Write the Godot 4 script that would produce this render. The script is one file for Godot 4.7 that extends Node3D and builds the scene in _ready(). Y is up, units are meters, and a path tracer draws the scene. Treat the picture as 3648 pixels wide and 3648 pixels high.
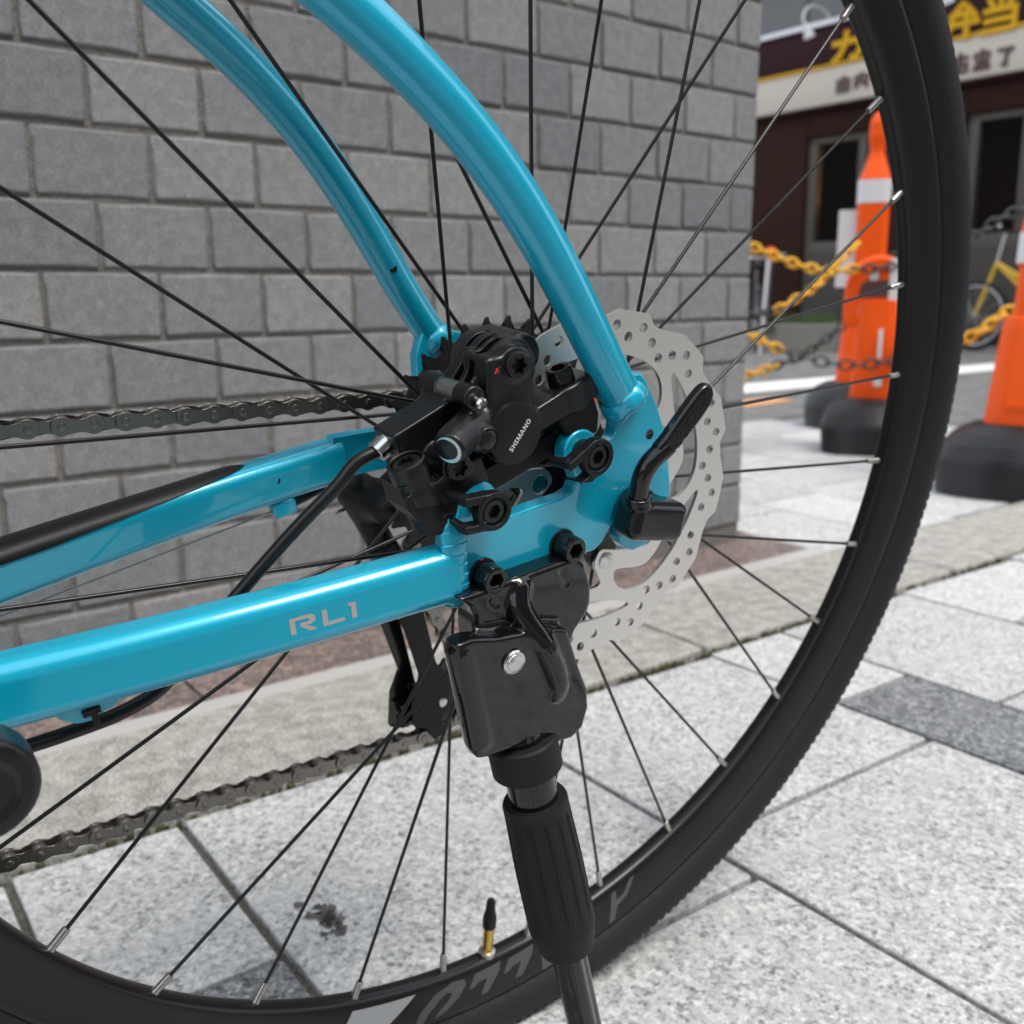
extends Node3D
# The rear wheel of a teal bicycle on its kickstand, in front of a grey block wall; a shop street behind.

var LEAN := deg_to_rad(7.658)
const AX := Vector3(0, 0.343, 0)          # the rear axle, in the bicycle's own axes
var rng := RandomNumberGenerator.new()
var M := {}

# ---------------------------------------------------------------- mesh helpers
class MB:
	var v := PackedVector3Array()
	var n := PackedVector3Array()
	var u := PackedVector2Array()
	func tri(a: Vector3, b: Vector3, c: Vector3, na: Vector3, nb: Vector3, nc: Vector3, ua := Vector2.ZERO, ub := Vector2.ZERO, uc := Vector2.ZERO) -> void:
		if (b - a).cross(c - a).dot(na + nb + nc) > 0.0:
			v.append(a); v.append(c); v.append(b)
			n.append(na); n.append(nc); n.append(nb)
			u.append(ua); u.append(uc); u.append(ub)
		else:
			v.append(a); v.append(b); v.append(c)
			n.append(na); n.append(nb); n.append(nc)
			u.append(ua); u.append(ub); u.append(uc)
	func quad(a: Vector3, b: Vector3, c: Vector3, d: Vector3, na: Vector3, nb: Vector3, nc: Vector3, nd: Vector3) -> void:
		tri(a, b, c, na, nb, nc)
		tri(a, c, d, na, nc, nd)
	func flat(a: Vector3, b: Vector3, c: Vector3, d: Vector3, nn: Vector3) -> void:
		quad(a, b, c, d, nn, nn, nn, nn)
	func mesh() -> ArrayMesh:
		var arr := []
		arr.resize(Mesh.ARRAY_MAX)
		arr[Mesh.ARRAY_VERTEX] = v
		arr[Mesh.ARRAY_NORMAL] = n
		arr[Mesh.ARRAY_TEX_UV] = u
		var m := ArrayMesh.new()
		m.add_surface_from_arrays(Mesh.PRIMITIVE_TRIANGLES, arr)
		return m

# a point of the bicycle: millimetres from the axle (x to the rear, y up, z to the left side) in the bicycle's axes
func P(x: float, y: float, z: float) -> Vector3:
	return Vector3(x, y, z) * 0.001 + AX

func frames(pts: PackedVector3Array, up: Vector3) -> Array:
	var out := []
	var k := pts.size()
	var side := Vector3.ZERO
	for i in k:
		var t := (pts[mini(i + 1, k - 1)] - pts[maxi(i - 1, 0)]).normalized()
		if i == 0:
			side = t.cross(up)
			if side.length() < 0.05:
				side = t.cross(Vector3.RIGHT if absf(t.x) < 0.9 else Vector3.FORWARD)
			side = side.normalized()
		else:
			side = (side - t * side.dot(t)).normalized()
		out.append([side, side.cross(t).normalized(), t])
	return out

# a round tube along points; radii one number or one for each point
func tube(mb: MB, pts: PackedVector3Array, radii, seg := 16, caps := true, up := Vector3.UP, sx := 1.0, sy := 1.0) -> void:
	var fr := frames(pts, up)
	var k := pts.size()
	var rings := []
	var norms := []
	for i in k:
		var r: float = radii[i] if (radii is Array or radii is PackedFloat32Array) else radii
		var ring := PackedVector3Array()
		var nn := PackedVector3Array()
		var slope := 0.0
		if radii is Array or radii is PackedFloat32Array:
			var i0 := maxi(i - 1, 0)
			var i1 := mini(i + 1, k - 1)
			var dl := pts[i0].distance_to(pts[i1])
			if dl > 1e-7:
				slope = (radii[i1] - radii[i0]) / dl
		for j in seg:
			var a := TAU * j / seg
			var d: Vector3 = fr[i][0] * cos(a) * sx + fr[i][1] * sin(a) * sy
			ring.append(pts[i] + d * r)
			nn.append((fr[i][0] * cos(a) / sx + fr[i][1] * sin(a) / sy - fr[i][2] * slope).normalized())
		rings.append(ring)
		norms.append(nn)
	for i in k - 1:
		for j in seg:
			var q := (j + 1) % seg
			mb.quad(rings[i][j], rings[i + 1][j], rings[i + 1][q], rings[i][q], norms[i][j], norms[i + 1][j], norms[i + 1][q], norms[i][q])
	if caps:
		for e in [0, k - 1]:
			var nn: Vector3 = fr[e][2] * (-1.0 if e == 0 else 1.0)
			for j in seg:
				mb.tri(pts[e], rings[e][j], rings[e][(j + 1) % seg], nn, nn, nn)

# a closed section (points and outward normals, in side and up) swept along points; scale one for each point
func sweep(mb: MB, pts: PackedVector3Array, sec: PackedVector2Array, sn: PackedVector2Array, up: Vector3, scales: Array, closed := true, caps := true) -> void:
	var fr := frames(pts, up)
	var k := pts.size()
	var c := sec.size()
	for i in k - 1:
		for j in (c if closed else c - 1):
			var q := (j + 1) % c
			var ps := []
			var ns := []
			for e in [[i, j], [i + 1, j], [i + 1, q], [i, q]]:
				var f: Array = fr[e[0]]
				var s: float = scales[e[0]]
				ps.append(pts[e[0]] + (f[0] * sec[e[1]].x + f[1] * sec[e[1]].y) * s)
				ns.append((f[0] * sn[e[1]].x + f[1] * sn[e[1]].y).normalized())
			mb.quad(ps[0], ps[1], ps[2], ps[3], ns[0], ns[1], ns[2], ns[3])
	if caps and closed:
		for e in [0, k - 1]:
			var nn: Vector3 = fr[e][2] * (-1.0 if e == 0 else 1.0)
			for j in c:
				var q := (j + 1) % c
				mb.tri(pts[e], pts[e] + (fr[e][0] * sec[j].x + fr[e][1] * sec[j].y) * scales[e], pts[e] + (fr[e][0] * sec[q].x + fr[e][1] * sec[q].y) * scales[e], nn, nn, nn)

func round_rect(w: float, h: float, r: float, seg := 6) -> Array:
	var s := PackedVector2Array()
	var nn := PackedVector2Array()
	for c in 4:
		var o := Vector2((w / 2 - r) * (1 if c == 0 or c == 3 else -1), (h / 2 - r) * (1 if c < 2 else -1))
		for i in seg + 1:
			var a := PI / 2 * (c + float(i) / seg)
			s.append(o + Vector2(cos(a), sin(a)) * r)
			nn.append(Vector2(cos(a), sin(a)))
	return [s, nn]

# turn a profile of (radius, along) round an axis; sharp corners where the profile turns by more than 35 degrees
func lathe(mb: MB, o: Vector3, axis: Vector3, prof: PackedVector2Array, seg := 32, closed := false) -> void:
	axis = axis.normalized()
	var x := axis.cross(Vector3.UP if absf(axis.y) < 0.9 else Vector3.RIGHT).normalized()
	var y := axis.cross(x)
	var k := prof.size()
	var m := k if closed else k - 1
	var en := []
	for i in m:
		var d := prof[(i + 1) % k] - prof[i]
		en.append(Vector2(d.y, -d.x).normalized())
	for i in m:
		var q := (i + 1) % k
		var n0: Vector2 = en[i]
		var n1: Vector2 = en[i]
		if (closed or i > 0):
			var pv: Vector2 = en[(i - 1 + m) % m]
			if pv.dot(en[i]) > 0.8:
				n0 = (pv + en[i]).normalized()
		if closed or i < m - 1:
			var nx: Vector2 = en[(i + 1) % m]
			if nx.dot(en[i]) > 0.8:
				n1 = (nx + en[i]).normalized()
		for j in seg:
			var a := TAU * j / seg
			var b := TAU * (j + 1) / seg
			var da := x * cos(a) + y * sin(a)
			var db := x * cos(b) + y * sin(b)
			mb.quad(o + da * prof[i].x + axis * prof[i].y, o + da * prof[q].x + axis * prof[q].y, o + db * prof[q].x + axis * prof[q].y, o + db * prof[i].x + axis * prof[i].y,
				da * n0.x + axis * n0.y, da * n1.x + axis * n1.y, db * n1.x + axis * n1.y, db * n0.x + axis * n0.y)

# a disc or short cylinder with rounded rims
func puck(mb: MB, o: Vector3, axis: Vector3, r: float, h: float, bev: float, seg := 28) -> void:
	lathe(mb, o, axis, PackedVector2Array([Vector2(0, 0), Vector2(r - bev, 0), Vector2(r - bev * 0.3, bev * 0.3), Vector2(r, bev), Vector2(r, h - bev), Vector2(r - bev * 0.3, h - bev * 0.3), Vector2(r - bev, h), Vector2(0, h)]), seg)

# catmull-rom through points
func smooth_line(pts: Array, per := 6, closed := false) -> Array:
	var out := []
	var k := pts.size()
	for i in (k if closed else k - 1):
		var p0 = pts[(i - 1 + k) % k] if closed or i > 0 else pts[i]
		var p1 = pts[i]
		var p2 = pts[(i + 1) % k]
		var p3 = pts[(i + 2) % k] if closed or i < k - 2 else pts[i + 1]
		for s in per:
			var t := float(s) / per
			out.append(0.5 * ((2.0 * p1) + (p2 - p0) * t + (2.0 * p0 - 5.0 * p1 + 4.0 * p2 - p3) * t * t + (3.0 * p1 - p0 - 3.0 * p2 + p3) * t * t * t))
	if not closed:
		out.append(pts[k - 1])
	return out

# round the corners of a closed outline by r
func round_corners(pts: PackedVector2Array, r: float, seg := 4) -> PackedVector2Array:
	var out := PackedVector2Array()
	var k := pts.size()
	for i in k:
		var a := pts[(i - 1 + k) % k]
		var b := pts[i]
		var c := pts[(i + 1) % k]
		var t := minf(r, minf(a.distance_to(b), c.distance_to(b)) * 0.45)
		var p := b + (a - b).normalized() * t
		var q := b + (c - b).normalized() * t
		for s in seg + 1:
			var f := float(s) / seg
			out.append(p.lerp(b, f).lerp(b.lerp(q, f), f))
	return out

# an outline in x and y (metres) as a plate between z0 and z1 with rounded edges, through a transform
func plate(mb: MB, poly: PackedVector2Array, z0: float, z1: float, bev: float, xf := Transform3D.IDENTITY, steps := 3) -> void:
	if Geometry2D.is_polygon_clockwise(poly):
		poly = poly.duplicate()
		poly.reverse()
	# drop doubled points
	var pp := PackedVector2Array()
	for q in poly:
		if pp.is_empty() or q.distance_to(pp[pp.size() - 1]) > 1e-6:
			pp.append(q)
	poly = pp
	var k := poly.size()
	var vn := PackedVector2Array()
	for i in k:
		var d0 := (poly[i] - poly[(i - 1 + k) % k]).normalized()
		var d1 := (poly[(i + 1) % k] - poly[i]).normalized()
		var m := Vector2(d0.y, -d0.x) + Vector2(d1.y, -d1.x)
		vn.append(m.normalized() if m.length() > 0.01 else Vector2(d1.y, -d1.x))
	var inset := PackedVector2Array()
	for i in k:
		inset.append(poly[i] - vn[i] * bev)
	var idx := Geometry2D.triangulate_polygon(inset)
	var b := xf.basis
	if idx.is_empty():
		idx = Geometry2D.triangulate_polygon(poly)
	for s in [[z1, 1.0], [z0, -1.0]]:
		var nn: Vector3 = (b * Vector3(0, 0, s[1])).normalized()
		for t in range(0, idx.size(), 3):
			var q := []
			for e in 3:
				q.append(xf * Vector3(inset[idx[t + e]].x, inset[idx[t + e]].y, s[0]))
			mb.tri(q[0], q[1], q[2], nn, nn, nn)
	var rows := []
	for s in steps + 1:
		var a := PI / 2 * s / steps
		rows.append([z0 + bev * (1 - sin(a)), bev * (1 - cos(a)), -cos(a), sin(a)])
	# rows go from the back rim inwards; build the ring list from back to front
	var ring := []
	for s in steps + 1:
		var a := PI / 2 * s / steps
		ring.append([z0 + bev * (1 - sin(a)), bev * (1 - cos(a)), cos(a), -sin(a)])
	ring.reverse()
	for s in steps + 1:
		var a := PI / 2 * s / steps
		ring.append([z1 - bev * (1 - sin(a)), bev * (1 - cos(a)), cos(a), sin(a)])
	for i in ring.size() - 1:
		for j in k:
			var q := (j + 1) % k
			var ps := []
			var ns := []
			for e in [[i, j], [i + 1, j], [i + 1, q], [i, q]]:
				var rr: Array = ring[e[0]]
				var pt: Vector2 = poly[e[1]] - vn[e[1]] * rr[1]
				ps.append(xf * Vector3(pt.x, pt.y, rr[0]))
				ns.append((b * Vector3(vn[e[1]].x * rr[2], vn[e[1]].y * rr[2], rr[3])).normalized())
			mb.quad(ps[0], ps[1], ps[2], ps[3], ns[0], ns[1], ns[2], ns[3])

# a box with chamfered edges
func bev_box(mb: MB, c: Vector3, h: Vector3, bev: float, basis := Basis.IDENTITY) -> void:
	var r := PackedVector2Array([Vector2(-h.x, -h.y), Vector2(h.x, -h.y), Vector2(h.x, h.y), Vector2(-h.x, h.y)])
	plate(mb, round_corners(r, bev, 2), -h.z, h.z, bev * 0.7, Transform3D(basis, c), 2)

# ---------------------------------------------------------------- signed distance modelling (cast and stamped metal)
# primitive: [kind, op, blend, ...]; kinds: 0 capsule a b ra rb, 1 box centre basis half round, 2 cylinder a b r round, 3 prism outline z0 z1 round, 4 bent rod points ra rb; op 1 joins, -1 cuts
func sd(prims: Array, p: Vector3) -> float:
	var d := 1e3
	for q in prims:
		var e: float
		match q[0]:
			0:
				var ba: Vector3 = q[4] - q[3]
				var t := clampf((p - q[3]).dot(ba) / ba.length_squared(), 0.0, 1.0)
				e = (p - q[3] - ba * t).length() - lerpf(q[5], q[6], t)
			1:
				var l: Vector3 = (p - q[3]) * q[4]
				var w: Vector3 = l.abs() - q[5] + Vector3.ONE * q[6]
				e = w.max(Vector3.ZERO).length() + minf(maxf(w.x, maxf(w.y, w.z)), 0.0) - q[6]
			2:
				var ba: Vector3 = q[4] - q[3]
				var len := ba.length()
				var ax := ba / len
				var rel: Vector3 = p - (q[3] + q[4]) * 0.5
				var h := rel.dot(ax)
				var w := Vector2((rel - ax * h).length() - q[5] + q[6], absf(h) - len * 0.5 + q[6])
				e = Vector2(maxf(w.x, 0), maxf(w.y, 0)).length() + minf(maxf(w.x, w.y), 0.0) - q[6]
			3:
				var poly: PackedVector2Array = q[3]
				var p2 := Vector2(p.x, p.y)
				var best := 1e9
				var inside := false
				var k := poly.size()
				var j := k - 1
				for i in k:
					var a := poly[i]
					var b := poly[j]
					var ab := b - a
					var t := clampf((p2 - a).dot(ab) / ab.length_squared(), 0.0, 1.0)
					best = minf(best, (p2 - a - ab * t).length_squared())
					if (a.y > p2.y) != (b.y > p2.y) and p2.x < (b.x - a.x) * (p2.y - a.y) / (b.y - a.y) + a.x:
						inside = not inside
					j = i
				var d2 := sqrt(best) * (-1.0 if inside else 1.0)
				var zz: float = absf(p.z - (q[4] + q[5]) * 0.5) - (q[5] - q[4]) * 0.5
				var w := Vector2(d2 + q[6], zz + q[6])
				e = Vector2(maxf(w.x, 0), maxf(w.y, 0)).length() + minf(maxf(w.x, w.y), 0.0) - q[6]
			4:
				e = 1e9
				var ln: PackedVector3Array = q[3]
				for i in ln.size() - 1:
					var ba := ln[i + 1] - ln[i]
					var t := clampf((p - ln[i]).dot(ba) / ba.length_squared(), 0.0, 1.0)
					e = minf(e, (p - ln[i] - ba * t).length() - lerpf(q[4], q[5], (i + t) / (ln.size() - 1)))
		var kk: float = q[2]
		if q[1] > 0:
			if kk > 0.0:
				var h := maxf(kk - absf(d - e), 0.0) / kk
				d = minf(d, e) - h * h * kk * 0.25
			else:
				d = minf(d, e)
		else:
			e = -e
			if kk > 0.0:
				var h := maxf(kk - absf(d - e), 0.0) / kk
				d = maxf(d, e) + h * h * kk * 0.25
			else:
				d = maxf(d, e)
	return d

# surface nets in millimetres from the axle; only blocks near the surface are sampled
func sdf_mesh(mb: MB, prims: Array, lo: Vector3, hi: Vector3, cell: float) -> void:
	var nx := int((hi.x - lo.x) / cell / 4.0 + 1) * 4 + 1
	var ny := int((hi.y - lo.y) / cell / 4.0 + 1) * 4 + 1
	var nz := int((hi.z - lo.z) / cell / 4.0 + 1) * 4 + 1
	var f := PackedFloat32Array()
	f.resize(nx * ny * nz)
	f.fill(1e3)
	var done := PackedByteArray()
	done.resize(nx * ny * nz)
	var reach := cell * 4.0 * 0.87 * 1.02
	var near := []
	for bx in range(0, nx - 1, 4):
		for by in range(0, ny - 1, 4):
			for bz in range(0, nz - 1, 4):
				var c := lo + Vector3(bx + 2, by + 2, bz + 2) * cell
				var dc := sd(prims, c)
				if absf(dc) <= reach + cell:
					# only the primitives that can matter inside this block
					near = []
					for q in prims:
						if sd([q], c) * (1.0 if q[1] > 0 else -1.0) < absf(dc) + 2.0 * reach + q[2]:
							near.append(q)
				if absf(dc) > reach + cell:
					for x in range(bx, bx + 5):
						for y in range(by, by + 5):
							for z in range(bz, bz + 5):
								var i := (x * ny + y) * nz + z
								if not done[i]:
									f[i] = dc
				else:
					for x in range(bx, bx + 5):
						for y in range(by, by + 5):
							for z in range(bz, bz + 5):
								var i := (x * ny + y) * nz + z
								if not done[i]:
									done[i] = 1
									f[i] = sd(near, lo + Vector3(x, y, z) * cell)
	var vert := {}
	var nrm := {}
	var corners := []
	for e in 8:
		corners.append(Vector3i(e & 1, (e >> 1) & 1, (e >> 2) & 1))
	for x in nx - 1:
		for y in ny - 1:
			for z in nz - 1:
				var i := (x * ny + y) * nz + z
				var s := 0
				if f[i] < 0: s += 1
				if f[i + 1] < 0: s += 1
				if f[i + nz] < 0: s += 1
				if f[i + nz + 1] < 0: s += 1
				if f[i + ny * nz] < 0: s += 1
				if f[i + ny * nz + 1] < 0: s += 1
				if f[i + ny * nz + nz] < 0: s += 1
				if f[i + ny * nz + nz + 1] < 0: s += 1
				if s == 0 or s == 8:
					continue
				var val := []
				for e in 8:
					val.append(f[((x + corners[e].x) * ny + y + corners[e].y) * nz + z + corners[e].z])
				var sum := Vector3.ZERO
				var cnt := 0
				for e in 8:
					for ax in 3:
						var g: int = e | (1 << ax)
						if g == e:
							continue
						if (val[e] < 0) != (val[g] < 0):
							var t: float = val[e] / (val[e] - val[g])
							sum += Vector3(corners[e]).lerp(Vector3(corners[g]), t)
							cnt += 1
				vert[i] = lo + (Vector3(x, y, z) + sum / cnt) * cell
				nrm[i] = Vector3(val[1] + val[3] + val[5] + val[7] - val[0] - val[2] - val[4] - val[6], val[2] + val[3] + val[6] + val[7] - val[0] - val[1] - val[4] - val[5], val[4] + val[5] + val[6] + val[7] - val[0] - val[1] - val[2] - val[3]).normalized()
	var st := [ny * nz, nz, 1]
	for i in vert:
		for ax in 3:
			var j: int = i + st[ax]
			if j >= f.size() or (f[i] < 0) == (f[j] < 0):
				continue
			var b: int = st[(ax + 1) % 3]
			var c: int = st[(ax + 2) % 3]
			var ids := [i, i - b, i - b - c, i - c]
			if vert.has(ids[1]) and vert.has(ids[2]) and vert.has(ids[3]):
				mb.quad(vert[ids[0]] * 0.001 + AX, vert[ids[1]] * 0.001 + AX, vert[ids[2]] * 0.001 + AX, vert[ids[3]] * 0.001 + AX, nrm[ids[0]], nrm[ids[1]], nrm[ids[2]], nrm[ids[3]])

# ---------------------------------------------------------------- objects
func part(parent: Node, called: String, mesh: Mesh, m: Material, label := "") -> MeshInstance3D:
	var o := MeshInstance3D.new()
	o.name = called
	o.mesh = mesh
	o.material_override = m
	if label:
		o.set_meta("label", label)
	parent.add_child(o, true)
	return o

func thing(called: String, label: String, category: String, at := Vector3.ZERO, group := "") -> Node3D:
	var o := Node3D.new()
	o.name = called
	o.position = at
	o.set_meta("label", label)
	o.set_meta("category", category)
	if group:
		o.set_meta("group", group)
	add_child(o, true)
	return o

func node(parent: Node, called: String, label := "") -> Node3D:
	var o := Node3D.new()
	o.name = called
	if label:
		o.set_meta("label", label)
	parent.add_child(o, true)
	return o

func structure(called: String, mesh: Mesh, m: Material) -> MeshInstance3D:
	var o := part(self, called, mesh, m)
	o.set_meta("kind", "structure")
	return o

func lin(r: float, g: float, b: float) -> Color:
	return Color(r, g, b).linear_to_srgb()

func mat(c: Color, rough: float, metal := 0.0, spec := 0.5) -> StandardMaterial3D:
	var m := StandardMaterial3D.new()
	m.albedo_color = c
	m.roughness = rough
	m.metallic = metal
	m.metallic_specular = spec
	return m

# a seamless grey texture from layers of noise; each layer [frequency, weight, type, seed]
func noise_image(size: int, layers: Array, lo: float, hi: float) -> Image:
	var acc := PackedFloat32Array()
	acc.resize(size * size)
	for l in layers:
		var fn := FastNoiseLite.new()
		fn.frequency = l[0]
		fn.noise_type = l[2]
		fn.seed = l[3]
		fn.fractal_octaves = l[4] if l.size() > 4 else 3
		if l[2] == FastNoiseLite.TYPE_CELLULAR:   # crystals: one value for each cell
			fn.cellular_return_type = FastNoiseLite.RETURN_CELL_VALUE
			fn.cellular_jitter = 1.0
			fn.fractal_type = FastNoiseLite.FRACTAL_NONE
		var im := fn.get_seamless_image(size, size, false, false, 0.12, true)
		im.convert(Image.FORMAT_L8)
		var d := im.get_data()
		var w: float = l[1] / 255.0
		for i in d.size():
			acc[i] += (d[i] - 127.5) * w
	var out := PackedByteArray()
	out.resize(size * size)
	for i in out.size():
		out[i] = int(clampf(lo + (hi - lo) * (0.5 + acc[i]), 0.0, 1.0) * 255.0)
	return Image.create_from_data(size, size, false, Image.FORMAT_L8, out)

func tex(im: Image) -> ImageTexture:
	im.generate_mipmaps()
	return ImageTexture.create_from_image(im)

func tint(im: Image, stops: Array) -> Image:
	# grey value to colour by a short ramp of [value, sRGB colour]
	var lut := []
	for i in 256:
		var x := i / 255.0
		var c: Color = stops[0][1]
		for s in stops.size() - 1:
			if x >= stops[s][0]:
				c = (stops[s][1] as Color).lerp(stops[s + 1][1], clampf((x - stops[s][0]) / (stops[s + 1][0] - stops[s][0]), 0, 1))
		lut.append(c)
	var d := im.get_data()
	var o := PackedByteArray()
	o.resize(d.size() * 3)
	for i in d.size():
		var c: Color = lut[d[i]]
		o[i * 3] = int(c.r * 255)
		o[i * 3 + 1] = int(c.g * 255)
		o[i * 3 + 2] = int(c.b * 255)
	return Image.create_from_data(im.get_width(), im.get_height(), false, Image.FORMAT_RGB8, o)

func triplanar(m: StandardMaterial3D, per_metre: float, world := true) -> StandardMaterial3D:
	m.uv1_triplanar = true
	m.uv1_world_triplanar = world
	m.uv1_scale = Vector3.ONE * per_metre
	m.uv1_triplanar_sharpness = 4.0
	return m

func bump(m: StandardMaterial3D, im: Image, strength: float) -> StandardMaterial3D:
	var b: Image = im.duplicate()
	b.clear_mipmaps()
	b.convert(Image.FORMAT_RGBA8)
	b.bump_map_to_normal_map(strength)
	m.normal_enabled = true
	m.normal_texture = tex(b)
	return m

# ---------------------------------------------------------------- camera, sky, light
func set_camera() -> void:
	var cam := Camera3D.new()
	cam.name = "camera"
	var fwd := Vector3(0.57291753, -0.21270873, -0.79153048)
	var up := Vector3(0.12852706, 0.97710484, -0.16954916)
	var right := fwd.cross(up).normalized()
	up = right.cross(fwd).normalized()
	cam.transform = Transform3D(Basis(right, up, -fwd.normalized()), Vector3(-0.2882418, 0.42048103, 0.43151446))
	cam.near = 0.02
	cam.far = 400.0
	var at := CameraAttributesPhysical.new()
	at.frustum_focal_length = 23.685
	at.frustum_focus_distance = 0.405
	at.exposure_aperture = 8.6
	at.frustum_near = 0.02
	at.frustum_far = 400.0
	cam.attributes = at
	cam.fov = 53.738
	add_child(cam)
	cam.current = true
	print("fov ", cam.fov)

func set_light() -> void:
	var env := Environment.new()
	env.background_mode = Environment.BG_SKY
	var sm := ProceduralSkyMaterial.new()
	sm.sky_top_color = Color(0.80, 0.83, 0.87)
	sm.sky_horizon_color = Color(0.83, 0.85, 0.87)
	sm.sky_curve = 0.15
	sm.ground_bottom_color = Color(0.35, 0.34, 0.33)
	sm.ground_horizon_color = Color(0.6, 0.6, 0.6)
	sm.sky_energy_multiplier = 1.0
	sm.sun_angle_max = 30.0
	var sky := Sky.new()
	sky.sky_material = sm
	env.sky = sky
	env.tonemap_mode = Environment.TONE_MAPPER_LINEAR
	env.tonemap_exposure = 2.3
	env.sdfgi_enabled = true
	env.ssao_enabled = true
	env.ssil_enabled = true
	var we := WorldEnvironment.new()
	we.name = "environment"
	we.environment = env
	add_child(we)
	var sun := DirectionalLight3D.new()
	sun.name = "sun"
	sun.light_energy = 0.42
	sun.light_angular_distance = 25.0
	sun.light_color = Color(1.0, 0.98, 0.95)
	sun.shadow_enabled = true
	# high, from behind the camera's left shoulder
	sun.look_at_from_position(Vector3(0.4, 3.0, 1.6), Vector3.ZERO)
	add_child(sun)

# ---------------------------------------------------------------- materials
func set_materials() -> void:
	var t := mat(lin(0.004, 0.40, 0.59), 0.3, 0.2)
	t.clearcoat_enabled = true
	t.clearcoat = 1.0
	t.clearcoat_roughness = 0.03
	# orange peel of sprayed lacquer
	var pe := noise_image(256, [[0.03, 0.9, FastNoiseLite.TYPE_SIMPLEX_SMOOTH, 71, 2]], 0.0, 1.0)
	bump(t, pe, 1.0)
	t.normal_scale = 0.10
	triplanar(t, 22.0, false)
	M.teal = t
	M.black = mat(lin(0.0055, 0.0055, 0.006), 0.33, 0.0, 0.5)            # satin cast parts
	M.matte = mat(lin(0.007, 0.007, 0.0075), 0.42, 0.0, 0.4)
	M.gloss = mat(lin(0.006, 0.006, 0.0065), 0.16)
	var bl := mat(lin(0.004, 0.004, 0.0045), 0.25, 0.0, 0.2)
	bl.clearcoat_enabled = true
	bl.clearcoat = 1.0
	bl.clearcoat_roughness = 0.05
	M.stand = bl
	M.rubber = mat(lin(0.012, 0.012, 0.0125), 0.6, 0.0, 0.35)
	M.tyre = mat(lin(0.0165, 0.0165, 0.019), 0.6, 0.0, 0.35)
	M.rim = mat(lin(0.007, 0.007, 0.007), 0.3, 0.0, 0.45)
	bump(M.tyre, noise_image(256, [[0.09, 0.7, FastNoiseLite.TYPE_SIMPLEX, 81, 3]], 0.0, 1.0), 3.0)
	M.tyre.normal_scale = 0.35
	triplanar(M.tyre, 14.0, false)
	M.spoke = mat(lin(0.006, 0.006, 0.006), 0.28)
	M.silver = mat(lin(0.62, 0.62, 0.61), 0.18, 1.0)
	M.nickel = mat(lin(0.50, 0.48, 0.45), 0.3, 1.0)
	M.brass = mat(lin(0.72, 0.48, 0.12), 0.28, 1.0)
	var fl := noise_image(256, [[0.012, 0.9, FastNoiseLite.TYPE_SIMPLEX_SMOOTH, 3]], 0.35, 0.65)
	var st := mat(lin(0.82, 0.795, 0.765), 0.36, 1.0)
	var stim := Image.create(256, 256, false, Image.FORMAT_L8)
	for y in 256:
		for x in 256:
			stim.set_pixel(x, y, Color.from_hsv(0, 0, 0.36 + 0.14 * fl.get_pixel((x * 3) % 256, (y / 8) * 3 % 256).v))
	st.roughness_texture = tex(stim)
	st.roughness = 1.0
	triplanar(st, 18.0, false)
	M.steel = st
	M.chain = mat(lin(0.27, 0.255, 0.235), 0.36, 1.0)
	M.cog = mat(lin(0.022, 0.022, 0.022), 0.4, 0.4)
	M.print_grey = mat(lin(0.42, 0.40, 0.38), 0.4)
	M.print_white = mat(lin(0.62, 0.62, 0.62), 0.5)
	M.rim_grey = mat(lin(0.085, 0.085, 0.085), 0.45)
	M.rim_white = mat(lin(0.45, 0.46, 0.47), 0.45)
	M.red = mat(lin(0.55, 0.03, 0.015), 0.5)
	M.orange_mark = mat(lin(0.75, 0.10, 0.01), 0.45)
	M.cable = mat(lin(0.5, 0.5, 0.5), 0.35, 0.9)

	# pale grey granite with dark and white grains
	var S := FastNoiseLite.TYPE_SIMPLEX
	var C := FastNoiseLite.TYPE_CELLULAR
	var V := FastNoiseLite.TYPE_VALUE
	var g := noise_image(576, [[0.16, 0.40, C, 11, 1], [0.28, 0.46, C, 12, 1], [0.06, 0.12, S, 15, 2], [0.5, 0.35, V, 13, 1], [0.012, 0.14, S, 14, 3]], 0.0, 1.0)
	M.granite_height = g
	M.pavers = []
	for k in 4:
		var f := [1.0, 0.94, 1.05, 0.98][k] as float
		var im := tint(g, [[0.0, Color(0.43, 0.435, 0.44) * f], [0.2, Color(0.575, 0.58, 0.585) * f], [0.40, Color(0.68, 0.685, 0.69) * f], [0.6, Color(0.735, 0.738, 0.74) * f], [1.0, Color(0.85, 0.85, 0.845)]])
		var m := mat(Color.WHITE, 0.72)
		m.albedo_texture = tex(im)
		bump(m, g, 1.2)
		m.normal_scale = 0.5
		triplanar(m, 2.3)
		m.uv1_offset = Vector3(k * 0.37, k * 0.21, k * 0.53)
		M.pavers.append(m)
	var dk := mat(Color.WHITE, 0.72)
	dk.albedo_texture = tex(tint(g, [[0.0, Color(0.19, 0.20, 0.21)], [0.35, Color(0.40, 0.41, 0.425)], [0.65, Color(0.52, 0.53, 0.545)], [1.0, Color(0.72, 0.72, 0.72)]]))
	bump(dk, g, 1.2)
	dk.normal_scale = 0.5
	triplanar(dk, 2.4)
	M.paver_dark = dk
	var pk := mat(Color.WHITE, 0.55)
	pk.albedo_texture = tex(tint(g, [[0.0, Color(0.27, 0.25, 0.245)], [0.4, Color(0.42, 0.38, 0.37)], [0.6, Color(0.50, 0.44, 0.42)], [1.0, Color(0.68, 0.58, 0.54)]]))
	triplanar(pk, 1.6)
	M.pink = pk
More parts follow.
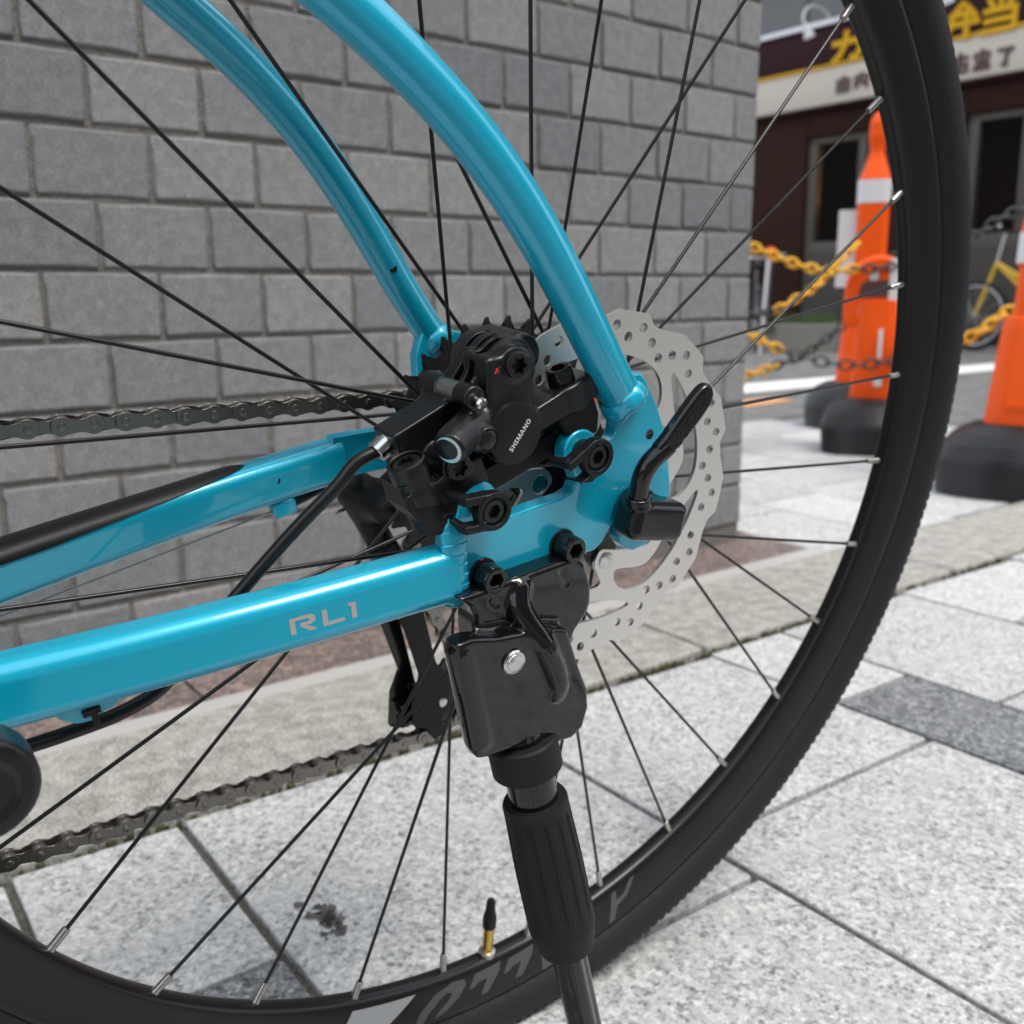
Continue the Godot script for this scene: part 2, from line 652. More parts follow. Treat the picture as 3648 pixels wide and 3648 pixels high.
	# cast kerb: sandy concrete with stains
	var kn := noise_image(512, [[0.018, 0.42, S, 31, 4], [0.16, 0.5, S, 32, 2], [0.42, 0.55, V, 33, 1]], 0.0, 1.0)
	var kb := mat(Color.WHITE, 0.85)
	kb.albedo_texture = tex(tint(kn, [[0.0, Color(0.36, 0.352, 0.335)], [0.3, Color(0.545, 0.537, 0.515)], [0.55, Color(0.63, 0.622, 0.60)], [1.0, Color(0.78, 0.772, 0.75)]]))
	bump(kb, kn, 1.4)
	triplanar(kb, 3.0)
	M.kerb = kb
	var kp := mat(lin(0.42, 0.41, 0.395), 0.85)
	bump(kp, kn, 1.0)
	triplanar(kp, 5.0)
	M.kerb_pale = kp
	var js := mat(Color.WHITE, 0.95)
	js.albedo_texture = tex(tint(kn, [[0.0, Color(0.20, 0.19, 0.18)], [0.5, Color(0.38, 0.37, 0.35)], [1.0, Color(0.55, 0.54, 0.51)]]))
	bump(js, kn, 5.0)
	triplanar(js, 9.0)
	M.joint = js
	var mo := mat(Color.WHITE, 0.95)
	mo.albedo_texture = tex(tint(kn, [[0.0, Color(0.13, 0.12, 0.09)], [0.45, Color(0.27, 0.26, 0.20)], [0.7, Color(0.36, 0.37, 0.20)], [1.0, Color(0.50, 0.50, 0.30)]]))
	bump(mo, kn, 8.0)
	triplanar(mo, 8.0)
	M.moss = mo
	# concrete blocks of the wall
	var wn := noise_image(512, [[0.022, 0.35, S, 41, 3], [0.13, 0.5, S, 42, 2], [0.36, 0.45, V, 43, 1]], 0.0, 1.0)
	M.blocks = []
	for k in 6:
		var f := [1.0, 0.95, 1.06, 0.97, 0.90, 1.03][k] as float
		var w := [0.0, -0.003, 0.006, 0.0, -0.006, 0.004][k] as float
		var m := mat(Color.WHITE, 0.88)
		m.albedo_texture = tex(tint(wn, [[0.0, Color(0.385 + w, 0.388, 0.396 - w) * f], [0.4, Color(0.465 + w, 0.468, 0.476 - w) * f], [0.6, Color(0.495 + w, 0.498, 0.504 - w) * f], [1.0, Color(0.605 + w, 0.607, 0.612 - w) * f]]))
		bump(m, wn, 2.0)
		m.normal_scale = 0.5
		triplanar(m, 4.2)
		m.uv1_offset = Vector3(k * 0.31, k * 0.17, k * 0.43)
		M.blocks.append(m)
	var mt := mat(Color.WHITE, 0.95)
	mt.albedo_texture = tex(tint(wn, [[0.0, Color(0.35, 0.335, 0.32)], [0.5, Color(0.465, 0.45, 0.43)], [1.0, Color(0.57, 0.555, 0.535)]]))
	bump(mt, wn, 6.0)
	triplanar(mt, 5.0)
	M.mortar = mt
	var an := noise_image(512, [[0.2, 0.6, S, 51, 2], [0.45, 0.6, V, 52, 1], [0.008, 0.3, S, 53, 2]], 0.0, 1.0)
	var asph := mat(Color.WHITE, 0.9)
	asph.albedo_texture = tex(tint(an, [[0.0, Color(0.25, 0.25, 0.25)], [0.5, Color(0.44, 0.44, 0.435)], [1.0, Color(0.62, 0.62, 0.61)]]))
	bump(asph, an, 4.0)
	triplanar(asph, 1.4)
	M.asphalt = asph
	M.stain = mat(lin(0.10, 0.10, 0.10), 0.9)
	M.line = mat(lin(0.72, 0.72, 0.70), 0.8)
	M.line_orange = mat(lin(0.62, 0.30, 0.13), 0.85)

# ---------------------------------------------------------------- ground, wall
func paver(parent: Node, x0: float, x1: float, z0: float, z1: float, m: Material, y := 0.0) -> void:
	var mb := MB.new()
	var gap := 0.0032
	var c := Vector3((x0 + x1) / 2, y - 0.02, (z0 + z1) / 2)
	var h := Vector3((x1 - x0) / 2 - gap, (z1 - z0) / 2 - gap, 0.02)
	var r := PackedVector2Array([Vector2(-h.x, -h.y), Vector2(h.x, -h.y), Vector2(h.x, h.y), Vector2(-h.x, h.y)])
	plate(mb, round_corners(r, 0.003, 2), -0.02, 0.02, 0.002, Transform3D(Basis(Vector3.RIGHT, Vector3.BACK, Vector3.UP).rotated(Vector3.UP, rng.randf_range(-0.002, 0.002)), c + Vector3(0, rng.randf_range(-0.0012, 0.0008), 0)), 2)
	part(parent, "paver", mb.mesh(), m)

# the wall stands at a slight angle to the paving
const WALL_O := Vector3(1.0154, 0.0, -0.7038)
func wall_point(u: float, y: float, out := 0.0) -> Vector3:
	return WALL_O + Vector3(0.99820823, 0, -0.05983583) * u + Vector3(0, y, 0) + Vector3(0.05983583, 0, 0.99820823) * out

func kerb_z(x: float) -> float:
	return -0.336 - 0.028 * (x + 0.2)

func build_ground() -> void:
	# the street: one sheet to the horizon
	var mb := MB.new()
	var y := -0.045
	mb.flat(Vector3(-200, y, -200), Vector3(200, y, -200), Vector3(200, y, 200), Vector3(-200, y, 200), Vector3.UP)
	structure("road", mb.mesh(), M.asphalt)
	mb = MB.new()
	mb.flat(Vector3(-12, y + 0.004, -2.98), Vector3(6.4, y + 0.004, -3.05), Vector3(6.4, y + 0.004, -2.75), Vector3(-12, y + 0.004, -2.66), Vector3.UP)
	structure("road_marking_line", mb.mesh(), M.line)
	mb = MB.new()
	mb.flat(Vector3(2.6, y + 0.004, -2.50), Vector3(3.25, y + 0.004, -2.52), Vector3(3.25, y + 0.004, -2.38), Vector3(2.6, y + 0.004, -2.30), Vector3.UP)
	structure("road_marking_orange", mb.mesh(), M.line_orange)
	# bed under the paving
	mb = MB.new()
	bev_box(mb, Vector3(-0.6, -0.034, 0.05), Vector3(3.3, 0.0275, 1.9), 0.004)
	var pv := structure("pavement", mb.mesh(), M.joint)
	# the near paving: columns with their own cross joints
	var cols := [
		[-0.86, -0.52, [-0.325, -0.02, 0.285, 0.59]], [-0.52, -0.198, [-0.325, -0.17, 0.135, 0.44]], [-0.198, -0.068, [-0.325, -0.126, 0.18, 0.485]],
		[-0.068, 0.25, [-0.33, -0.005, 0.30, 0.605]], [0.25, 0.567, [-0.345, -0.064, 0.241, 0.546, 0.851]], [0.567, 0.70, [-0.352, -0.174, 0.13, 0.435, 0.74]],
		[0.70, 0.972, [-0.365, -0.073, 0.232, 0.537, 0.842]], [0.972, 1.277, [-0.372, -0.2, 0.105, 0.41, 0.715]], [1.277, 1.582, [-0.378, -0.08, 0.225, 0.53, 0.835]],
		[1.582, 1.887, [-0.385, -0.23, 0.075, 0.38, 0.685]], [1.887, 2.192, [-0.392, -0.09, 0.215, 0.52]], [2.192, 2.497, [-0.4, -0.2, 0.105, 0.41]]]
	var k := 0
	for c in cols:
		for i in c[2].size() - 1:
			var m: Material = M.pavers[k % 4]
			if (is_equal_approx(c[0], -0.198) and i == 1) or (is_equal_approx(c[0], 0.567) and (i == 1 or i == 3)):
				m = M.paver_dark
			var z0: float = c[2][i]
			if i == 0:
				z0 = maxf(kerb_z(c[0]), kerb_z(c[1])) + 0.001
			paver(pv, c[0], c[1], z0, c[2][i + 1], m)
			k += 3 if i % 2 == 0 else 2
	# beyond the wall's end
	var far_cols := [1.07, 1.277, 1.48, 1.785, 2.09, 2.395, 2.69]
	for i in far_cols.size() - 1:
		var zz := -0.57 - 0.012 * i
		var offs := [0.0, 0.07, 0.12, 0.05, 0.1, 0.0][i] as float
		var cuts := [zz]
		for q in 4:
			cuts.append(-0.83 - offs - 0.305 * q)
		cuts[4] = maxf(cuts[4], -1.80)
		for q in 4:
			if cuts[q + 1] < cuts[q] - 0.02:
				paver(pv, far_cols[i], far_cols[i + 1], cuts[q + 1], cuts[q], M.pavers[(i * 2 + q * 3) % 4])
	# kerb stones between the paving and the wall
	var joints := [-1.05, -0.45, 0.567, 1.12, 1.72, 2.32, 2.70]
	for i in joints.size() - 1:
		mb = MB.new()
		var x0: float = joints[i] + 0.003
		var x1: float = joints[i + 1] - 0.003
		var poly := PackedVector2Array([Vector2(x0, -kerb_z(x0)), Vector2(x1, -kerb_z(x1)), Vector2(x1, -kerb_z(x1) + 0.186), Vector2(x0, -kerb_z(x0) + 0.186)])
		plate(mb, round_corners(poly, 0.008, 3), 0, 0.052, 0.005, Transform3D(Basis(Vector3.RIGHT, Vector3.FORWARD, Vector3.UP), Vector3(0, -0.045, 0)))
		part(pv, "kerb_stone", mb.mesh(), M.kerb)
	# moss in the gap along the kerb
	mb = MB.new()
	for i in 420:
		var x := rng.randf_range(-0.5, 1.3)
		var dens := 0.35 + 0.65 * clampf(1.0 - absf(x - 0.45) * 1.6, 0.0, 1.0)
		if rng.randf() > dens:
			continue
		var r := rng.randf_range(0.0015, 0.0042)
		var z := kerb_z(x) + rng.randf_range(-0.0005, 0.006)
		puck(mb, Vector3(x, -0.006, z), Vector3(rng.randf_range(-0.2, 0.2), 1, rng.randf_range(-0.2, 0.2)), r, rng.randf_range(0.005, 0.0095), r * 0.5, 6)
	var ms := part(self, "moss", mb.mesh(), M.moss)
	ms.set_meta("kind", "stuff")
	ms.set_meta("label", "dark green moss and grit growing along the kerb joint")
	ms.set_meta("category", "moss")
	# a few old stains on the stone
	mb = MB.new()
	for i in 60:
		var c := Vector2(-0.030, -0.141) + Vector2(rng.randfn(0, 0.004), rng.randfn(0, 0.010))
		var r := rng.randf_range(0.0010, 0.0042)
		var pp := PackedVector2Array()
		for k2 in 9:
			pp.append(c + pol(r * rng.randf_range(0.5, 1.2), 40.0 * k2))
		for k2 in 9:
			var a := pp[k2]
			var bb := pp[(k2 + 1) % 9]
			mb.tri(Vector3(c.x, 0.0012, c.y), Vector3(a.x, 0.0012, a.y), Vector3(bb.x, 0.0012, bb.y), Vector3.UP, Vector3.UP, Vector3.UP)
	var stn := part(pv, "stain", mb.mesh(), M.stain)
	stn.set_meta("kind", "stuff")
	# granite edging at the foot of the wall: a pale strip and reddish slabs
	mb = MB.new()
	var q0 := Vector2(-1.05, -kerb_z(-1.05) + 0.187)
	var q1 := Vector2(1.075, -kerb_z(1.075) + 0.187)
	plate(mb, PackedVector2Array([q0, q1, q1 + Vector2(-0.005, 0.034), q0 + Vector2(0, 0.024)]), 0, 0.05, 0.002, Transform3D(Basis(Vector3.RIGHT, Vector3.FORWARD, Vector3.UP), Vector3(0, -0.045, 0)))
	part(pv, "edging_strip", mb.mesh(), M.kerb_pale)
	var px := [-1.05, -0.72, -0.30, 0.035, 0.37, 0.705, 1.062]
	for i in px.size() - 1:
		mb = MB.new()
		var a: float = px[i] + 0.002
		var b: float = px[i + 1] - 0.002
		plate(mb, PackedVector2Array([Vector2(a, -kerb_z(a) + 0.187 + 0.026 + 0.0035 * (a + 1.05)), Vector2(b, -kerb_z(b) + 0.187 + 0.026 + 0.0035 * (b + 1.05)), Vector2(b, -wall_point(b - 1.02, 0).z + 0.03), Vector2(a, -wall_point(a - 1.02, 0).z + 0.03)]), 0, 0.048, 0.002, Transform3D(Basis(Vector3.RIGHT, Vector3.FORWARD, Vector3.UP), Vector3(0, -0.045, 0)))
		part(pv, "granite_slab", mb.mesh(), M.pink)

func build_wall() -> void:
	var w := thing("block_wall", "grey concrete block wall standing close behind the bicycle", "wall", wall_point(0, 0))
	var ih := 0.0684154
	var bw := 0.1143161
	var top := 0.7165869
	var xf := Transform3D(Basis(Vector3(0.99820823, 0, -0.05983583), Vector3.UP, Vector3(0.05983583, 0, 0.99820823)), Vector3.ZERO)
	# body of the wall, set back behind the block faces
	var mb := MB.new()
	bev_box(mb, xf * Vector3(-2.0 - 0.002, 1.6 - 0.045, -0.1537), Vector3(2.0, 1.6, 0.15), 0.003, xf.basis)
	part(w, "mortar", mb.mesh(), M.mortar)
	# a few block shapes: worn edges differ a little
	var shapes := {}
	for kind in ["full", "half"]:
		shapes[kind] = []
		for s in 5:
			mb = MB.new()
			var bx := (bw if kind == "full" else bw / 2) / 2 - 0.0026
			var by := ih / 2 - 0.0027
			var pts := PackedVector2Array()
			for e in 4:
				var a := Vector2([-bx, bx, bx, -bx][e], [-by, -by, by, by][e])
				var b := Vector2([bx, bx, -bx, -bx][e], [-by, by, by, -by][e])
				for t in 5:
					var p := a.lerp(b, t / 5.0)
					pts.append(p + (Vector2(rng.randf_range(-1, 1), rng.randf_range(-1, 1)) * 0.0006))
			plate(mb, pts, -0.035, 0.0, 0.0030 + 0.0003 * s, Transform3D.IDENTITY, 3)
			shapes[kind].append(mb.mesh())
	for row in range(-6, 10):
		var y := top - (row + 0.5) * ih
		var full_end: bool = posmod(row, 2) == 1
		var u := 0.0
		var first := true
		while u > -1.95:
			var wd := bw if (full_end or not first) else bw / 2
			var kind := "full" if wd == bw else "half"
			var tone: int = [0, 1, 0, 2, 3, 5, 0, 4, 3, 2][rng.randi() % 10]
			if u > -0.5 and rng.randf() < 0.45:
				tone = [2, 5, 0][rng.randi() % 3]
			var o := part(w, "block", shapes[kind][rng.randi() % 5], M.blocks[tone])
			o.transform = Transform3D(xf.basis.rotated(xf.basis.y, rng.randf_range(-0.006, 0.006)), xf * Vector3(u - wd / 2, y + rng.randf_range(-0.0006, 0.0006), rng.randf_range(-0.0012, 0.0012)))
			u -= wd
			first = false
	# plinth course under the blocks
	mb = MB.new()
	bev_box(mb, xf * Vector3(-2.0 - 0.012, 0.0, -0.15), Vector3(1.995, 0.031, 0.146), 0.002, xf.basis)
	part(w, "plinth", mb.mesh(), M.mortar)

# ---------------------------------------------------------------- the bicycle
func stay_x(y: float) -> float:   # seat stay, fitted; millimetres
	var q := minf(y, 186.0) * 0.001
	var x := 0.0424 - 1.4109 * q + 8.1083 * q * q - 32.223 * q * q * q
	if y > 186.0:
		x -= 1.55 * (y - 186.0) * 0.001
	return x * 1000.0

func stay_z(y: float) -> float:
	var q := minf(y, 190.0) * 0.001
	return (0.0683 + 0.1589 * q - 1.1517 * q * q) * 1000.0 - maxf(y - 190.0, 0.0) * 0.32

func chain_stay(x: float) -> Vector3:   # millimetres, left side
	var q := x * 0.001
	return Vector3(x, (-0.0009 + 0.1589 * q + 0.0157 * q * q) * 1000.0, (0.0785 + 0.0597 * q - 0.3007 * q * q) * 1000.0)

func hexes(r: float) -> PackedVector2Array:
	var p := PackedVector2Array()
	for i in 6:
		p.append(Vector2(cos(TAU * i / 6 + 0.3), sin(TAU * i / 6 + 0.3)) * r)
	return p

# a bolt head: a cup with a socket (6 corners, or a six-lobed star) in its face; o is the centre of the seat, axis points out of the face
func bolt_head(mb: MB, o: Vector3, axis: Vector3, r: float, h: float, socket: float, deep: float, star := false, knurl := false) -> void:
	axis = axis.normalized()
	var bev := r * 0.14
	var seg := 40
	lathe(mb, o, axis, PackedVector2Array([Vector2(r * 0.98, 0), Vector2(r, bev * 0.5), Vector2(r, h - bev), Vector2(r - bev * 0.35, h - bev * 0.3), Vector2(r - bev, h)]), seg)
	var x := axis.cross(Vector3.UP if absf(axis.y) < 0.9 else Vector3.RIGHT).normalized()
	var y := axis.cross(x)
	var k := 36
	var inner := []
	for i in k:
		var a := TAU * i / k
		var rr: float
		if star:
			rr = socket * (0.86 + 0.16 * cos(6 * a))
		else:
			var f := fposmod(a, TAU / 6) - TAU / 12
			rr = socket * 0.88 / cos(f)
		inner.append([x * cos(a) + y * sin(a), rr])
	for i in k:
		var j := (i + 1) % k
		var a0: Vector3 = inner[i][0]
		var b0: Vector3 = inner[j][0]
		var top := o + axis * h
		mb.flat(top + a0 * (r - bev), top + b0 * (r - bev), top + b0 * inner[j][1], top + a0 * inner[i][1], axis)
		var nn: Vector3 = -((a0 * inner[i][1] - b0 * inner[j][1]).cross(axis)).normalized()
		if nn.dot(a0) > 0:
			nn = -nn
		mb.flat(top + a0 * inner[i][1], top + b0 * inner[j][1], top + b0 * inner[j][1] - axis * deep, top + a0 * inner[i][1] - axis * deep, nn)
		mb.tri(top - axis * deep, top + a0 * inner[i][1] - axis * deep, top + b0 * inner[j][1] - axis * deep, axis, axis, axis)
	if knurl:
		for i in 36:
			var a := TAU * i / 36
			var d := x * cos(a) + y * sin(a)
			bev_box(mb, o + d * r + axis * h * 0.32, Vector3(r * 0.04, r * 0.045, h * 0.26), r * 0.01, Basis(d, axis.cross(d), axis))

func arc_pts(c: Vector2, r: float, a0: float, a1: float, k: int) -> PackedVector2Array:
	var p := PackedVector2Array()
	for i in k + 1:
		var a := deg_to_rad(lerpf(a0, a1, float(i) / k))
		p.append(c + Vector2(cos(a), sin(a)) * r)
	return p

func mm2(a: Array) -> PackedVector2Array:
	var p := PackedVector2Array()
	for q in a:
		p.append(Vector2(q[0], q[1]) * 0.001)
	return p

# outlines in millimetres lie in the bicycle's plane
func bike_xf() -> Transform3D:
	return Transform3D(Basis.IDENTITY, AX)

func build_frame(bike: Node3D) -> void:
	var fr := node(bike, "frame", "glossy teal painted frame tubes and dropouts")
	var mb: MB
	var sec: Array = round_rect(0.0168, 0.0228, 0.0062, 7)
	for side in [1.0, -1.0]:
		# chain stay
		mb = MB.new()
		var pts := PackedVector3Array()
		var sc := []
		var x1 := -87.5 if side > 0 else -64.0
		for i in 41:
			var x := lerpf(-420.0, x1, i / 40.0)
			var q := chain_stay(x)
			pts.append(P(q.x, q.y, q.z * side))
			sc.append(lerpf(1.12, 1.0, clampf((x + 300.0) / 150.0, 0, 1)))
		sweep(mb, pts, sec[0], sec[1], Vector3.UP, sc)
		part(fr, "chainstay", mb.mesh(), M.teal)
		# seat stay
		mb = MB.new()
		pts = PackedVector3Array()
		var rad := []
		for i in 46:
			var y := lerpf(47.0, 268.0, i / 45.0)
			pts.append(P(stay_x(y), y, stay_z(y) * side))
			rad.append(0.0083 + 0.0005 * clampf((y - 60.0) / 60.0, 0, 1))
		tube(mb, pts, rad, 40)
		part(fr, "seatstay", mb.mesh(), M.teal)
		# weld collar where the seat stay meets the dropout
		mb = MB.new()
		var wp := PackedVector3Array()
		var wr := []
		var t0 := P(stay_x(50), 50, stay_z(50) * side)
		var t1 := P(stay_x(54), 54, stay_z(54) * side)
		var ax := (t1 - t0).normalized()
		var sx := ax.cross(Vector3.BACK).normalized()
		var sy := ax.cross(sx)
		for i in 73:
			var a := TAU * i / 72
			wp.append(t0 + (sx * cos(a) + sy * sin(a)) * 0.0086 - ax * (0.0015 + 0.002 * cos(2 * a)))
			wr.append(0.0030 + 0.00018 * sin(a * 9.0) + 0.00022 * sin(a * 4.0 + 1.0))
		tube(mb, wp, wr, 14, false, ax, 0.62, 1.3)
		part(fr, "weld_bead", mb.mesh(), M.teal)
	# left dropout plate with its two brake tabs
	var o := [[-93, -27.2], [-86, -27.6], [-62.8, -23.6], [-22.5, -17.0], [-17.5, -16.3], [-14.0, -13.6], [-8.6, -4.6], [-5.6, 1.5], [-2.5, 5.2], [2.6, 5.2], [5.6, 1.4], [4.6, -3.2], [-1.0, -6.5], [-4.4, -9.5], [-4.6, -13.8], [-0.8, -18.2], [4.9, -20.2], [11.7, -18.6], [18.0, -13.6], [22.0, -6.5], [23.4, 2.2], [22.4, 9.0], [20.6, 16.0], [17.9, 25.9], [14.1, 34.5], [9.6, 42.8], [5.3, 49.1], [1.2, 54.6], [-2.5, 58.5], [-21.5, 58.0], [-24.2, 54.0], [-22.0, 48.6], [-15.6, 45.0], [-13.3, 38.0], [-13.2, 34.0], [-15.2, 31.0], [-20.4, 31.4]]
	var poly := mm2(o)
	poly.append_array(_mm(arc_pts(Vector2(-30.7, 28.4), 8.8, 20, 250, 14)))
	poly.append_array(mm2([[-31.5, 15.5], [-33.5, 11.4], [-38.0, 9.6], [-52.7, 7.6], [-66.0, 5.0], [-69.5, 7.5]]))
	poly.append_array(_mm(arc_pts(Vector2(-79.1, 12.4), 8.9, -10, 178, 12)))
	poly.append_array(mm2([[-88.6, 8.0], [-90.5, 4.6], [-93.5, 2.0]]))
	mb = MB.new()
	plate(mb, poly, 0.0672, 0.0745, 0.0011, bike_xf())
	var dp := part(fr, "dropout", mb.mesh(), M.teal)
	# black disc on the dropout: painted shade for its threaded hole
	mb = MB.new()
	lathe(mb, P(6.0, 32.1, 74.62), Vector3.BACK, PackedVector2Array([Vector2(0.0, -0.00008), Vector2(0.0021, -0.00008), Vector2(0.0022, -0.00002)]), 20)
	part(fr, "threaded_hole_shade", mb.mesh(), M.gloss)
	# right dropout
	mb = MB.new()
	plate(mb, mm2([[-70, -20], [-20, -16], [-6, -20], [-4, -45], [10, -50], [16, -20], [20, 8], [10, 30], [2, 52], [-20, 56], [-24, 40], [-22, 20], [-40, 4], [-70, 2]]), -0.0745, -0.0672, 0.0011, bike_xf())
	part(fr, "dropout", mb.mesh(), M.teal)
	# the stacked weld between chain stay and dropout
	mb = MB.new()
	var wp := PackedVector3Array()
	var wr := []
	var line := [Vector3(-89.0, 4.0, 64), Vector3(-89.5, 6.2, 68), Vector3(-90.0, 4.6, 73.0), Vector3(-90.2, 0.5, 75.2), Vector3(-89.6, -5, 75.8), Vector3(-88.8, -12, 75.8), Vector3(-88.0, -19, 75.8), Vector3(-87.4, -25, 75.0), Vector3(-87.4, -27.6, 71.5), Vector3(-87.6, -28.8, 66)]
	for q in smooth_line(line, 22):
		wp.append(P(q.x, q.y, q.z))
	var acc := 0.0
	for i in wp.size():
		if i > 0:
			acc += wp[i].distance_to(wp[i - 1])
		var ph := fposmod(acc / 0.0042, 1.0)
		wr.append(0.0036 + 0.0005 * (1.0 - pow(ph, 1.6)))
	tube(mb, wp, wr, 20, true, Vector3.RIGHT, 0.62, 1.35)
	part(fr, "weld_bead", mb.mesh(), M.teal)
	# black discs on the right-hand stays: painted shade for small fitting holes
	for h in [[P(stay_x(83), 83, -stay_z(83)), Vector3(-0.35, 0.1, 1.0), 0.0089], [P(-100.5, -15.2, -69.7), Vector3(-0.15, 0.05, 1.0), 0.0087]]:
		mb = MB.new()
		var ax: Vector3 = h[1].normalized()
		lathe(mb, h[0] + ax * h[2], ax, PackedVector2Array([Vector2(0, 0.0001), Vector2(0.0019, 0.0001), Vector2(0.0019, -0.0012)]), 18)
		part(fr, "fitting_hole_shade", mb.mesh(), M.gloss)
	# cable stop under the right stay and hose guide under the left one
	mb = MB.new()
	bev_box(mb, P(-96, -30.5, -67), Vector3(0.0062, 0.0042, 0.0035), 0.002, Basis(Vector3.BACK, 0.25))
	part(fr, "cable_stop", mb.mesh(), M.teal)
	mb = MB.new()
	var gz := 0.0515
	plate(mb, round_corners(mm2([[-229, -44], [-228, -49], [-222, -52.5], [-216, -52.4], [-214, -50.2], [-210, -49.5], [-206.5, -46], [-206, -40], [-229, -42]]), 0.002), gz, gz + 0.003, 0.0006, bike_xf())
	part(fr, "hose_guide", mb.mesh(), M.teal)
	mb = MB.new()
	bev_box(mb, P(-217.2, -48.6, 53.2), Vector3(0.0030, 0.0012, 0.0026), 0.0004, Basis(Vector3.BACK, 0.2))
	bev_box(mb, P(-216.0, -51.6, 54.6), Vector3(0.0011, 0.0034, 0.0008), 0.0003, Basis(Vector3.BACK, 0.12))
	part(fr, "cable_tie", mb.mesh(), M.matte)
	# seat tube and bottom bracket shell, just out of the picture
	mb = MB.new()
	tube(mb, PackedVector3Array([P(-436, -68, 0), P(-315, 300, 0), P(-290, 376, 0)]), 0.017, 28)
	part(fr, "seat_tube", mb.mesh(), M.teal)
	mb = MB.new()
	puck(mb, P(-436, -79, -36), Vector3.BACK, 0.021, 0.072, 0.001)
	part(fr, "bottom_bracket_shell", mb.mesh(), M.teal)
	# lettering on the flank of the left chain stay
	var lt := MB.new()
	var base := chain_stay(-141.0)
	var dir := (chain_stay(-130.0) - chain_stay(-152.0)).normalized()
	var out := dir.cross(Vector3.UP).normalized() * -1.0
	if out.z < 0:
		out = -out
	var upv := out.cross(dir).normalized()
	var xf := Transform3D(Basis(dir * 0.001, upv * 0.001, out * 0.001), AX + (base + out * 8.44) * 0.001)
	var letters := [
		[[-11.6, -3.2], [-11.6, 3.2], [-4.0, 3.2], [-2.6, 2.4], [-2.2, 1.2], [-2.6, 0.0], [-3.8, -0.6], [-5.6, -0.7], [-2.0, -3.2], [-4.8, -3.2], [-8.0, -0.8], [-8.0, 0.6], [-4.9, 0.6], [-4.5, 1.2], [-4.9, 1.8], [-9.7, 1.8], [-9.7, -3.2]],
		[[0.2, 3.2], [2.1, 3.2], [2.1, -1.8], [8.2, -1.8], [8.2, -3.2], [0.2, -3.2]],
		[[10.0, 3.2], [12.9, 3.2], [12.9, -3.2], [11.0, -3.2], [11.0, 1.9], [10.0, 1.9]]]
	for l in letters:
		var pp := PackedVector2Array()
		for q in l:
			pp.append(Vector2(q[0], q[1]))
		plate(lt, pp, 0.0, 0.06, 0.01, xf, 1)
	part(fr, "lettering", lt.mesh(), M.print_grey, "pale grey letters RL1 on the flank of the near chainstay")
	# black guard over the right chain stay
	mb = MB.new()
	var gpts := PackedVector3Array()
	var arcs := []
	for i in 61:
		var x := lerpf(-420.0, -113.0, i / 60.0)
		var q := chain_stay(x)
		gpts.append(P(q.x, q.y, -q.z))
		var e := clampf((-113.0 - x) / 95.0, 0.0, 1.0)
		arcs.append(pow(e, 0.55))
	var fr2 := frames(gpts, Vector3.UP)
	var full: PackedVector2Array = sec[0]
	var fn: PackedVector2Array = sec[1]
	# the open section runs over the top of the stay from flank to flank
	var order := []
	for i in full.size():
		order.append([fn[i].angle(), i])
	order.sort_custom(func(a, b): return a[0] < b[0])
	for i in gpts.size() - 1:
		for j in 24:
			var ps := []
			var ns := []
			for e in [[i, j], [i + 1, j], [i + 1, j + 1], [i, j + 1]]:
				var f: float = arcs[e[0]]
				var s := lerpf(1.12, 1.0, clampf((lerpf(-420.0, -113.0, e[0] / 60.0) + 300.0) / 150.0, 0, 1))
				var t: float = -1.0 + 2.0 * e[1] / 24.0
				# angle from the top; the inner side reaches lower
				var an: float = PI / 2 + t * (1.02 * f + 0.02) * (1.28 if t > 0 else 1.28)
				var d := Vector2(cos(an), sin(an))
				# support point of the rounded rectangle
				var sp := Vector2(signf(d.x) * (0.0084 - 0.0062), signf(d.y) * (0.0114 - 0.0062)) + d * 0.0062
				if absf(d.x) < 0.35:
					sp.x = lerpf(-0.0022, 0.0022, (d.x + 0.35) / 0.7) + d.x * 0.0062
				sp = sp * s + d * 0.0009 * minf(1.0, f * 4.0)
				ps.append(gpts[e[0]] + fr2[e[0]][0] * sp.x + fr2[e[0]][1] * sp.y)
				ns.append((fr2[e[0]][0] * d.x + fr2[e[0]][1] * d.y).normalized())
			mb.quad(ps[0], ps[1], ps[2], ps[3], ns[0], ns[1], ns[2], ns[3])
	part(fr, "chainstay_guard", mb.mesh(), M.matte, "matt black guard stuck over the far chainstay")

func _mm(p: PackedVector2Array) -> PackedVector2Array:
	var o := PackedVector2Array()
	for q in p:
		o.append(q * 0.001)
	return o

